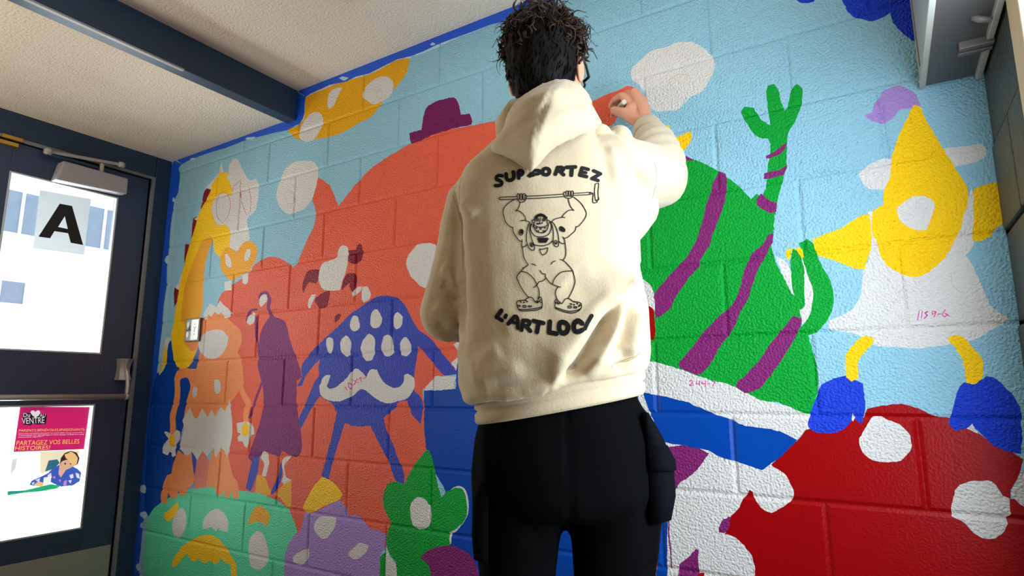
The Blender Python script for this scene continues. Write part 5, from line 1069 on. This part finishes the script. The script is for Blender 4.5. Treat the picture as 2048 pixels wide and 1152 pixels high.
for w_, pts in [(0.0036539999999999997,[(-860,14270),(-920,14280),(-970,14250),(-970,14200),(-920,14180),(-870,14140),(-880,14090),(-940,14070),(-990,14070)]),
(0.003915,[(-780,14310),(-770,14220),(-730,14180),(-670,14190),(-630,14240),(-640,14350)]),
(0.00348,[(-530,14220),(-540,14350),(-490,14380),(-450,14340),(-480,14290),(-530,14270)]),
(0.00261,[(-340,14270),(-290,14310),(-230,14290),(-260,14270)]),
(0.003219,[(-310,14260),(-260,14360),(-160,14380),(-120,14360),(-150,14310),(-260,14300)]),
(0.0036539999999999997,[(-70,14340),(-50,14400),(10,14420),(60,14390),(60,14330),(20,14290),(-50,14300),(-70,14340)]),
(0.0036539999999999997,[(180,14300),(230,14440)]),
(0.00348,[(230,14440),(310,14440),(340,14410),(310,14370),(210,14360)]),
(0.0036539999999999997,[(270,14360),(340,14290)]),
(0.003915,[(400,14440),(580,14450)]),
(0.003915,[(510,14440),(490,14280)]),
(0.0036539999999999997,[(710,14430),(660,14280)]),
(0.0036539999999999997,[(710,14430),(830,14400)]),
(0.003219,[(680,14350),(780,14330)]),
(0.0036539999999999997,[(660,14280),(790,14250)]),
(0.0036539999999999997,[(940,14370),(1080,14310)]),
(0.0036539999999999997,[(1080,14310),(990,14260),(900,14210)]),
(0.0036539999999999997,[(910,14210),(1020,14170)]),
(0.004176,[(-870,11630),(-960,11500)]),
(0.003915,[(-960,11500),(-860,11450)]),
(0.00348,[(-780,11550),(-800,11510)]),
(0.0036539999999999997,[(-740,11400),(-620,11540)]),
(0.0036539999999999997,[(-620,11540),(-570,11520),(-560,11340)]),
(0.0029579999999999997,[(-670,11440),(-570,11420)]),
(0.0036539999999999997,[(-490,11310),(-460,11480)]),
(0.00348,[(-460,11480),(-370,11480),(-340,11440),(-380,11390),(-460,11390)]),
(0.0036539999999999997,[(-410,11390),(-330,11300)]),
(0.003915,[(-270,11480),(-90,11450)]),
(0.003915,[(-170,11460),(-210,11290)]),
(0.004176,[(30,11480),(10,11300)]),
(0.003915,[(10,11300),(140,11290)]),
(0.004176,[(260,11490),(210,11470),(190,11390),(220,11320),(280,11310),(330,11350),(350,11420),(320,11470),(260,11490)]),
(0.004176,[(600,11490),(540,11530),(480,11500),(450,11440),(460,11370),(520,11350),(600,11380)]),
(0.00348,[(650,11400),(700,11500),(780,11620)]),
(0.0008,[(-580,13850),(-820,13840),(-910,13830),(-920,13810),(-900,13790),(-790,13790),(-570,13800)]),
(0.0008,[(-380,13860),(-100,13870),(330,13900)]),
(0.0008,[(-380,13810),(-100,13820),(340,13850)]),
(0.0008,[(530,13910),(800,13930),(860,13930),(890,13910),(860,13890),(730,13880),(520,13870)]),
(0.0008,[(860,13930),(840,13900)]),
(0.0008,[(890,13910),(910,13900),(900,13730),(980,13730),(980,13760)]),
(0.0008,[(980,13780),(1020,13780),(1020,13820)]),
(0.0008,[(960,14100),(1000,14110),(1030,14100),(1010,13940),(1010,13790),(970,13760),(950,13790),(940,13940),(960,14100)]),
(0.0008,[(-570,13870),(-560,13900),(-550,13910),(-530,13900),(-520,13850),(-530,13800),(-550,13780),(-560,13800),(-570,13870)]),
(0.0008,[(-510,13870),(-510,13900),(-490,13910),(-470,13900),(-470,13850),(-470,13800),(-490,13780),(-510,13800),(-510,13870)]),
(0.0008,[(-460,13870),(-450,13900),(-430,13910),(-410,13900),(-410,13850),(-420,13800),(-440,13780),(-450,13800),(-460,13870)]),
(0.0008,[(-420,13870),(-390,13880),(-380,13850),(-400,13790),(-430,13750),(-510,13740),(-550,13780)]),
(0.0008,[(380,13910),(380,13950),(400,13960),(420,13950),(420,13900),(410,13860),(390,13850),(380,13870),(380,13910)]),
(0.0008,[(430,13910),(430,13950),(450,13960),(470,13950),(470,13900),(460,13860),(450,13850),(430,13870),(430,13910)]),
(0.0008,[(480,13910),(480,13950),(500,13960),(520,13950),(520,13900),(510,13860),(490,13850),(480,13870),(480,13910)]),
(0.0008,[(370,13940),(350,13940),(330,13910),(350,13860),(380,13820),(470,13820),(510,13860)]),
(0.0008,[(-610,13800),(-720,13730),(-810,13640),(-840,13550),(-830,13470),(-790,13350),(-720,13270),(-650,13230)]),
(0.0008,[(-510,13740),(-520,13670),(-550,13610),(-590,13560)]),
(0.0008,[(-580,13580),(-500,13550),(-440,13490),(-410,13440),(-400,13380)]),
(0.0008,[(-500,13370),(-450,13380),(-380,13370),(-320,13340)]),
(0.0008,[(-650,13240),(-640,13150),(-590,13060),(-530,12990),(-480,12960)]),
(0.0008,[(520,13840),(620,13760),(700,13660),(760,13530),(740,13430),(660,13320),(600,13260),(560,13250)]),
(0.0008,[(420,13820),(430,13740),(460,13650),(520,13570)]),
(0.0008,[(520,13580),(440,13580),(370,13540),(320,13490),(290,13450)]),
(0.0008,[(80,13340),(140,13400),(240,13430),(320,13440),(350,13430)]),
(0.0008,[(560,13260),(530,13170),(450,13100),(390,13050),(320,13030)]),
(0.0008,[(-470,13000),(-480,12900),(-460,12800),(-450,12690),(-400,12580),(-360,12520)]),
(0.0008,[(-360,12520),(-410,12480),(-460,12450)]),
(0.0008,[(300,13060),(330,13000),(340,12900),(350,12790),(340,12690),(300,12620)]),
(0.0008,[(-460,12860),(-420,12870),(-380,12910)]),
(0.0008,[(220,12980),(280,12930),(340,12940)]),
(0.0008,[(-320,13340),(-360,13270),(-380,13170),(-390,13050),(-380,12940),(-340,12840),(-280,12800),(-240,12820),(-240,12890),(-270,12960),(-300,13050),(-320,13170),(-320,13280),(-300,13320)]),
(0.0008,[(80,13360),(130,13320),(180,13220),(210,13110),(220,12980),(210,12890),(180,12870),(140,12890),(110,12960),(120,13050),(120,13170),(100,13280),(70,13340)]),
(0.0008,[(-290,12880),(-320,12910),(-310,12940),(-280,12940),(-260,12910),(-280,12870),(-310,12880)]),
(0.0008,[(-300,12900),(-290,12920),(-270,12910)]),
(0.0008,[(170,12920),(140,12940),(140,12980),(170,12990),(190,12960),(170,12920)]),
(0.0008,[(160,12940),(170,12960)]),
(0.0008,[(-250,12910),(-160,12890),(-70,12890),(30,12920),(100,12980)]),
(0.0008,[(-140,12830),(-110,12820),(-50,12830),(10,12850),(0,12790),(-20,12750),(-60,12720),(-100,12720),(-130,12770),(-140,12830)]),
(0.0016,[(-160,13030),(-150,13000),(-140,12960)]),
(0.0016,[(-140,13030),(-130,13000),(-120,12960)]),
(0.0016,[(-110,13030),(-100,13000),(-100,12960)]),
(0.0016,[(-80,13030),(-80,13000),(-80,12960)]),
(0.0016,[(-50,13030),(-50,13000),(-60,12960)]),
(0.0016,[(-30,13030),(-30,13000),(-50,12960)]),
(0.0016,[(0,13030),(0,13000),(-30,12960)]),
(0.0014,[(-170,13020),(-110,13030),(-30,13030),(20,13020)]),
(0.0008,[(-500,13200),(-520,13170),(-530,13120),(-500,13090),(-460,13110),(-450,13170),(-470,13200),(-500,13200)]),
(0.0018,[(-480,13180),(-490,13130)]),
(0.0014,[(-470,13170),(-470,13130)]),
(0.0008,[(270,13260),(240,13240),(250,13190),(280,13170),(330,13160),(340,13200),(310,13240),(270,13260)]),
(0.0026,[(280,13230),(310,13190)]),
(0.0016,[(260,13210),(280,13180)]),
(0.0008,[(-230,13410),(-220,13450),(-180,13490),(-120,13510),(-50,13490),(-10,13440),(0,13400)]),
(0.0024,[(-210,13430),(-170,13470),(-120,13480),(-60,13470),(-10,13430)]),
(0.002,[(-190,13450),(-120,13500),(-50,13460)]),
(0.0008,[(-230,13410),(-230,13350),(-250,13300),(-260,13250)]),
(0.0008,[(0,13400),(10,13340),(30,13300)]),
(0.0008,[(-230,13390),(-270,13390),(-280,13370),(-270,13340),(-240,13330)]),
(0.0008,[(10,13390),(40,13380),(60,13350),(40,13330)]),
(0.0008,[(-200,13400),(-190,13420),(-160,13420),(-150,13390),(-170,13370),(-200,13370),(-200,13400)]),
(0.001,[(-180,13390),(-170,13400)]),
(0.0008,[(-80,13400),(-70,13420),(-40,13420),(-30,13390),(-50,13370),(-80,13370),(-80,13400)]),
(0.001,[(-60,13390),(-50,13400)]),
(0.0008,[(-120,13440),(-130,13370),(-150,13320),(-190,13330)]),
(0.0008,[(-150,13320),(-130,13310),(-100,13330),(-80,13340),(-90,13320)]),
(0.0008,[(-190,13320),(-170,13300),(-160,13320)]),
(0.0008,[(-260,13310),(-240,13240),(-200,13170),(-120,13140),(-40,13150),(10,13220),(30,13300)]),
(0.0008,[(-250,13300),(-190,13260),(-120,13250),(-40,13260),(30,13300)]),
(0.0008,[(-210,13250),(-210,13220),(-190,13220),(-190,13250)]),
(0.0008,[(-130,13240),(-130,13210),(-110,13210),(-100,13240)]),
(0.0008,[(-50,13250),(-50,13230),(-30,13230),(-20,13250)]),
(0.0008,[(-190,13190),(-190,13160),(-160,13160),(-160,13190)]),
(0.0008,[(-70,13190),(-70,13160),(-50,13160),(-40,13190)]),
(0.0008,[(-290,13310),(-310,13250),(-300,13170),(-240,13090),(-160,13060),(-50,13070),(40,13120),(80,13210),(90,13280),(70,13330)]),
(0.0008,[(-290,12540),(-250,12530),(-220,12510)]),
(0.0008,[(70,12540),(100,12580),(150,12600)]),
(0.0008,[(-360,12520),(-440,12460),(-500,12390),(-560,12320),(-580,12260)]),
(0.0008,[(-580,12260),(-540,12170),(-480,12060),(-410,11960),(-350,11900)]),
(0.0008,[(-500,12390),(-410,12380),(-330,12330),(-250,12250),(-200,12140)]),
(0.0008,[(-260,12090),(-200,12140),(-160,12200),(-90,12220),(-30,12270)]),
(0.0008,[(-140,12420),(-110,12370),(-70,12350),(-40,12350),(-40,12300),(-10,12250),(40,12190),(110,12150),(190,12120),(240,12110)]),
(0.0008,[(-200,12130),(-170,12070),(-160,12010),(-160,11940),(-180,11890)]),
(0.0008,[(240,12630),(310,12600),(390,12520),(460,12430),(490,12330),(510,12210)]),
(0.0008,[(510,12210),(480,12100),(420,11980),(380,11910)]),
(0.0008,[(470,12410),(360,12410),(260,12390),(180,12330),(120,12250),(90,12170)]),
(0.0008,[(190,12110),(160,12070),(140,12010),(150,11940),(170,11880)]),
(0.0008,[(-570,11820),(-520,11840),(-430,11850),(-380,11890),(-330,11910),(-280,11890),(-250,11840),(-210,11820),(-170,11840),(-130,11820),(-110,11820),(-110,11760),(-140,11730),(-260,11700),(-420,11680),(-540,11680),(-570,11740),(-580,11790),(-570,11820)]),
(0.0008,[(-560,11710),(-540,11670),(-480,11650),(-340,11660),(-200,11680),(-120,11720),(-110,11760)]),
(0.0008,[(-220,11830),(-200,11850),(-180,11830),(-190,11810),(-210,11810)]),
(0.0008,[(-180,11870),(-150,11920),(-120,11900),(-110,11830),(-130,11820)]),
(0.0008,[(-170,11840),(-130,11870)]),
(0.0008,[(130,11810),(130,11860),(160,11890),(190,11860),(220,11830),(250,11810),(280,11840),(320,11890),(380,11900),(420,11880),(460,11850),(540,11840),(600,11820),(610,11780),(590,11730),(480,11690),(360,11680),(210,11720),(130,11750),(130,11810)]),
(0.0008,[(130,11750),(150,11720),(280,11670),(430,11650),(550,11690),(600,11740)]),
(0.0008,[(160,11860),(180,11820),(210,11810),(210,11830)]),
(0.0008,[(130,11830),(200,11800)]),
(0.0012,[(-510,11820),(-500,11810)]),
(0.0012,[(-450,11810),(-440,11800)]),
(0.0012,[(-390,11830),(-380,11820)]),
(0.0012,[(-420,11850),(-410,11840)]),
(0.0008,[(-570,11750),(-520,11750),(-520,11730),(-570,11730),(-570,11750)]),
(0.0008,[(-460,11750),(-410,11750),(-410,11720),(-460,11720),(-460,11750)]),
(0.0008,[(-360,11750),(-310,11750),(-310,11730),(-360,11730),(-360,11750)]),
(0.0012,[(410,11810),(430,11800)]),
(0.0012,[(470,11800),(480,11790)]),
(0.0012,[(530,11820),(540,11810)]),
(0.0012,[(480,11850),(490,11840)]),
(0.0008,[(370,11770),(420,11770),(420,11740),(370,11740),(370,11770)]),
(0.0008,[(470,11760),(520,11760),(520,11740),(470,11740),(470,11760)]),
(0.0014,[(560,11770),(580,11790)])]:
    ribbon(pr if w_ > 0.0022 and len(pts) < 12 or w_ > 0.0027 else ln, pts, w_, 0.0011)
for pts in SEAMS:
    st = MB(); ribbon(st, pts, 0.0007, 0.0006)
    if st.f: st.build('stitching', mat('seam_thread', (150, 130, 96), 0.9), hoodie, recalc=False)
pr.build('back_lettering', m_print, hoodie, recalc=False)
ln.build('back_drawing', m_print, hoodie, recalc=False)

# trousers
t = MB()
t.loft([ring(1.035, .030, .140, .03, .105), ring(1.00, .032, .158, .03, .118), ring(0.93, .038, .180, .03, .128), ring(0.87, .039, .186, .03, .134), ring(0.83, .040, .184, .028, .130), ring(0.80, .040, .174, .028, .116), ring(0.785, .040, .14, .028, .08)])
def leg(cx0, pts, rad):
    t.tube(pts, rad, 22)
leg(0, [(-0.052, .03, .86), (-0.055, .03, .77), (-0.057, .025, .68), (-0.058, .015, .48), (-0.057, -.005, .25), (-0.056, -.012, .045)], [0.094, 0.088, 0.074, 0.070, 0.072, 0.076])
leg(0, [(0.132, .03, .86), (0.134, .03, .77), (0.128, .025, .68), (0.128, .015, .48), (0.132, -.005, .25), (0.135, -.012, .045)], [0.096, 0.090, 0.080, 0.074, 0.074, 0.078])
tme = remesh(t, 0.007, 8)
co = coords(tme); no = normals(tme)
dz = np.array([noise.noise(Vector((p[0]*14, p[1]*14, p[2]*8)))*0.004 + noise.noise(Vector((p[0]*30, p[1]*30+7, p[2]*18)))*0.0016 for p in co])
dz += 0.004*np.sin(co[:, 2]*70+co[:, 0]*40)*np.clip((0.35-co[:, 2])/0.3, 0, 1)
for line, am, wd in (([(0.033, 1.06), (0.034, 0.90), (0.036, 0.77)], -0.004, 0.006), ([(0.195, 0.98), (0.205, 0.85), (0.195, 0.72)], 0.004, 0.010), ([(-0.12, 0.99), (-0.115, 0.80), (-0.11, 0.70)], 0.003, 0.010), ([(-0.02, 0.76), (-0.06, 0.80), (-0.10, 0.82)], -0.004, 0.012), ([(0.08, 0.76), (0.13, 0.80), (0.17, 0.81)], -0.004, 0.012)):
    dd, sg_, par = seg_dist(co[:, [0, 2]], line); dz += am*np.exp(-(dd/wd)**2)*(no[:, 1] < 0.2)
setco(tme, co+no*dz[:, None]); smooth_all(tme); tme.materials.append(m_trous)
trs = link('trousers', tme, person)
m_navyd = mat('dark_navy_cotton', (8, 9, 14), rough=0.9, bump=0.2, bscale=500, bdist=0.0006, spec=0.05)
def pocket(name, pts, x0, x1, m):
    mb = MB(); rings = []
    for z, y0, y1, k in pts:
        rings.append([(x0, y0, z), (x0+(x1-x0)*k, y0+0.008, z), (x0+(x1-x0)*k*1.05, (y0+y1)/2, z), (x0+(x1-x0)*k, y1-0.008, z), (x0, y1, z)])
    mb.loft(rings); return mb.build(name, m, trs, smooth=True)
cp = pocket('cargo_pocket', ((0.782, -.045, .085, .30), (0.792, -.055, .095, .80), (0.835, -.058, .10, 1.0), (0.895, -.058, .10, .97), (0.940, -.055, .10, .62), (0.985, -.05, .095, .12)), 0.186, 0.2345, m_navyd)
pocket('pocket_flap', ((0.878, -.060, .104, .90), (0.882, -.062, .106, 1.06), (0.90, -.062, .106, 1.02), (0.925, -.058, .10, .78)), 0.186, 0.2345, m_navyd)
pocket('cargo_pocket', ((0.715, -.045, .085, .30), (0.725, -.055, .095, .85), (0.77, -.055, .10, 1.0), (0.83, -.055, .10, .85), (0.885, -.05, .095, .15)), -0.110, -0.141, m_trous)

# shoes
for cx in (-0.056, 0.135):
    s = MB()
    def srow(y, hw, z0, z1): return [(cx-hw, y, z0), (cx-hw*1.04, y, z0+(z1-z0)*.35), (cx-hw*.75, y, z0+(z1-z0)*.85), (cx, y, z1), (cx+hw*.75, y, z0+(z1-z0)*.85), (cx+hw*1.04, y, z0+(z1-z0)*.35), (cx+hw, y, z0)]
    s.loft([srow(-.085, .022, .02, .07), srow(-.075, .034, .02, .10), srow(-.03, .038, .02, .105), srow(.03, .042, .02, .092), srow(.09, .047, .02, .070), srow(.15, .046, .02, .055), srow(.19, .034, .02, .042), srow(.205, .016, .02, .030)])
    sh = s.build('shoe', m_shoe, person, smooth=True)
    so = MB(); o_ = [(-.092, .018), (-.080, .036), (-.03, .041), (.03, .045), (.09, .050), (.15, .049), (.192, .037), (.212, .014)]
    outl = [(cx-w_, y) for y, w_ in o_] + [(cx+w_, y) for y, w_ in o_[::-1]]
    so.loft([[(x, y, 0.0005) for x, y in outl], [(x, y, 0.026) for x, y in outl]]); so.build('sole', m_sole, sh)
    lc = MB()
    for k in range(4):
        y = .045+.022*k; z = .094-.011*k; lc.tube([(cx-.022, y, z-.010), (cx, y+.004, z+.002), (cx+.022, y, z-.010)], 0.0025, 6)
    lc.build('laces', m_sole, sh)

# glasses
g = MB()
for s in (-1, 1):
    cen_ = hp(s*0.034, 0.108, 0.002); pts = []
    for k in range(13):
        a = 2*math.pi*k/12; pts.append(cen_ + hr*0.026*math.cos(a) + Vector((0, 0, 0.020*math.sin(a))))
    g.tube(pts, 0.0028, 8)
    g.tube([hp(s*0.060, 0.106, 0.010), hp(s*0.074, 0.092, 0.010), hp(s*0.084, 0.03, 0.006), hp(s*0.086, -0.006, 0.000), hp(s*0.084, -0.020, -0.018)], [0.0034, 0.0034, 0.003, 0.003, 0.0026], 8)
g.tube([hp(-0.010, 0.110, 0.006), hp(0, 0.113, 0.009), hp(0.010, 0.110, 0.006)], 0.0026, 8)
gl = g.build('glasses', m_frame, person, smooth=True)
lens = MB()
for s in (-1, 1):
    cen_ = hp(s*0.034, 0.108, 0.002)
    lens.loft([[cen_ + hd*o + hr*0.025*math.cos(2*math.pi*k/16) + Vector((0, 0, 0.019*math.sin(2*math.pi*k/16))) for k in range(16)] for o in (-0.0006, 0.0006)])
lens.build('lens', glass_mat(), gl)

# hair: short at the nape, a thick mop of curls on top
hair = MB()
hair.ell(hp(0, -0.012, 0.035), (0.084, 0.098, 0.098), 26, 16, rot=hrot)
hair.loft([[hp((rx)*math.cos(2*math.pi*k/24), fy_ + ry*math.sin(2*math.pi*k/24), u_) for k in range(24)] for u_, rx, fy_, ry in ((-0.115, .046, -.032, .046), (-0.07, .058, -.030, .060), (-0.03, .076, -.026, .076), (0.02, .082, -.020, .084), (0.06, .080, -.015, .084))])
hb = remesh(hair, 0.006, 4); co = coords(hb); no = normals(hb)
setco(hb, co + no*np.array([noise.noise(Vector((p[0]*60, p[1]*60, p[2]*22)))*0.004 for p in co])[:, None]); smooth_all(hb); hb.materials.append(m_hairs)
hair_o = link('hair', hb, person)
rh = random.Random(11)
lk = MB()
def lock(mb, root, out, length, turns, width, amp=0.010, n=10, drop=0.0, sides=5):
    side = out.cross(Vector((0, 0, 1)))
    side = side.normalized() if side.length > 0.05 else Vector((1, 0, 0))
    up2 = side.cross(out).normalized(); ph = rh.uniform(0, 6.28); hand = rh.choice((-1, 1))
    pts = []; rad = []
    for i in range(n):
        t = i/(n-1); a = ph + hand*turns*6.28*t; r_ = amp*math.sin(min(1, t*1.8)*1.57)*(1-0.25*t)
        pts.append(root + out*length*(t - 0.35*t*t) + (side*math.cos(a) + up2*math.sin(a) - side*math.cos(ph)*(1-t) - up2*math.sin(ph)*(1-t))*r_ - Vector((0, 0, drop*t*t)))
        rad.append(max(0.0006, width*(0.7+0.5*math.sin(min(1, t*2.2)*1.57))*(1-t**2.2)))
    mb.tube(pts, rad, sides, flat=0.5)
tophead = hp(0, -0.005, 0.030)
def ondome(el, a, k=1.0):
    d = hr*math.cos(el)*math.cos(a) + hd*math.cos(el)*math.sin(a) + Vector((0, 0, math.sin(el)))
    return d, tophead + (hr*(0.080*math.cos(el)*math.cos(a)) + hd*(0.094*math.cos(el)*math.sin(a)) + Vector((0, 0, 0.092*math.sin(el))))*k
for c_ in range(150):                      # clumps of curls
    a = rh.uniform(0, 6.283); el = math.asin(rh.uniform(0.02, 1.0))
    d, root = ondome(el, a)
    low = max(0.0, 0.5-math.sin(el))/0.5
    tang = hr*math.cos(a+1.57) + hd*math.sin(a+1.57)
    lean = tang*rh.uniform(-1.1, 1.1) + hd*rh.uniform(-0.2, 0.5)
    L0 = rh.uniform(0.042, 0.072)*(1-0.2*low); tr = rh.uniform(0.35, 0.85)
    for m_ in range(9):
        j = Vector((rh.uniform(-1, 1), rh.uniform(-1, 1), rh.uniform(-1, 1)))
        out = (d*(0.75-0.25*low) + lean*0.75 + Vector((0, 0, 0.30-0.75*low)) + j*0.22).normalized()
        lock(lk, root - d*0.014 + j*0.008, out, L0*rh.uniform(0.75, 1.1), tr, rh.uniform(0.0022, 0.0050), amp=rh.uniform(0.008, 0.015), drop=rh.uniform(0.0, 0.02))
for k in range(170):                       # loose wisps standing clear of the mop
    d, root = ondome(math.asin(rh.uniform(0.0, 1.0)), rh.uniform(0, 6.283), 1.05)
    out = (d + Vector((rh.uniform(-.9, .9), rh.uniform(-.9, .9), rh.uniform(-.3, .4)))).normalized()
    lock(lk, root, out, rh.uniform(0.035, 0.066), rh.uniform(0.5, 1.1), rh.uniform(0.0006, 0.0013), amp=rh.uniform(0.008, 0.016), drop=rh.uniform(0, 0.02), sides=4)
lk.build('curls', m_hair, hair_o, smooth=True, recalc=False)
# short hair combed down the back and sides
nk = MB(); hco = coords(hb); hno = normals(hb)
for i in rh.sample(range(len(hco)), min(len(hco), 2600)):
    p = Vector(hco[i]); n_v = Vector(hno[i]); u_ = p.z - HC.z
    if u_ > 0.075 or u_ < -0.115 or (p-HC).dot(hd) > 0.012: continue
    dn = (Vector((0, 0, -1)) + hd*-0.15 + Vector((rh.uniform(-.35, .35), rh.uniform(-.35, .35), 0)))
    dn = (dn - n_v*dn.dot(n_v)).normalized() + n_v*rh.uniform(0.03, 0.16)
    lock(nk, p - n_v*0.002, dn.normalized(), rh.uniform(0.022, 0.040), 0.2, rh.uniform(0.0009, 0.0020), amp=0.003, n=6, sides=4)
nk.build('cropped_hair', m_hairs, hair_o, smooth=True, recalc=False)

# ---------------------------------------------------------------- the paint marker in the right hand
rot = Matrix.Rotation(0.55519, 4, 'Z'); OW = Vector((2.6421, -0.6124, -0.76))
p0 = OW + rot @ Vector((0.2635, 0.436, 1.8570)); p1 = OW + rot @ Vector((0.263, 0.530, 1.882))
ax = (p1-p0).normalized(); L_ = (Vector((0, 0, 0)) - Vector((0, p1.y, 0))).y
tip = p1 + ax*max(0.0, (-0.001-p1.y)/ax.y)
mk = empty('paint_marker', p0)
thing(mk, 'pale paint marker held in the painter\'s right hand against the wall', 'marker')
loc = lambda v: v - p0
m_mk = mat('pale_marker_barrel', (196, 190, 172), rough=0.45)
MB().tube([loc(p0), loc(p0+ax*0.002), loc(p0+ax*0.05), loc(tip-ax*0.022)], [0.0066, 0.0078, 0.0078, 0.0074], 18).build('barrel', m_mk, mk, smooth=False)
MB().tube([loc(tip-ax*0.022), loc(tip-ax*0.008)], [0.0060, 0.0034], 14).build('collar', m_white, mk)
MB().tube([loc(tip-ax*0.008), loc(tip)], [0.0026, 0.0018], 10).build('nib', mat('coral_ink_nib', (226, 104, 80), 0.6), mk)
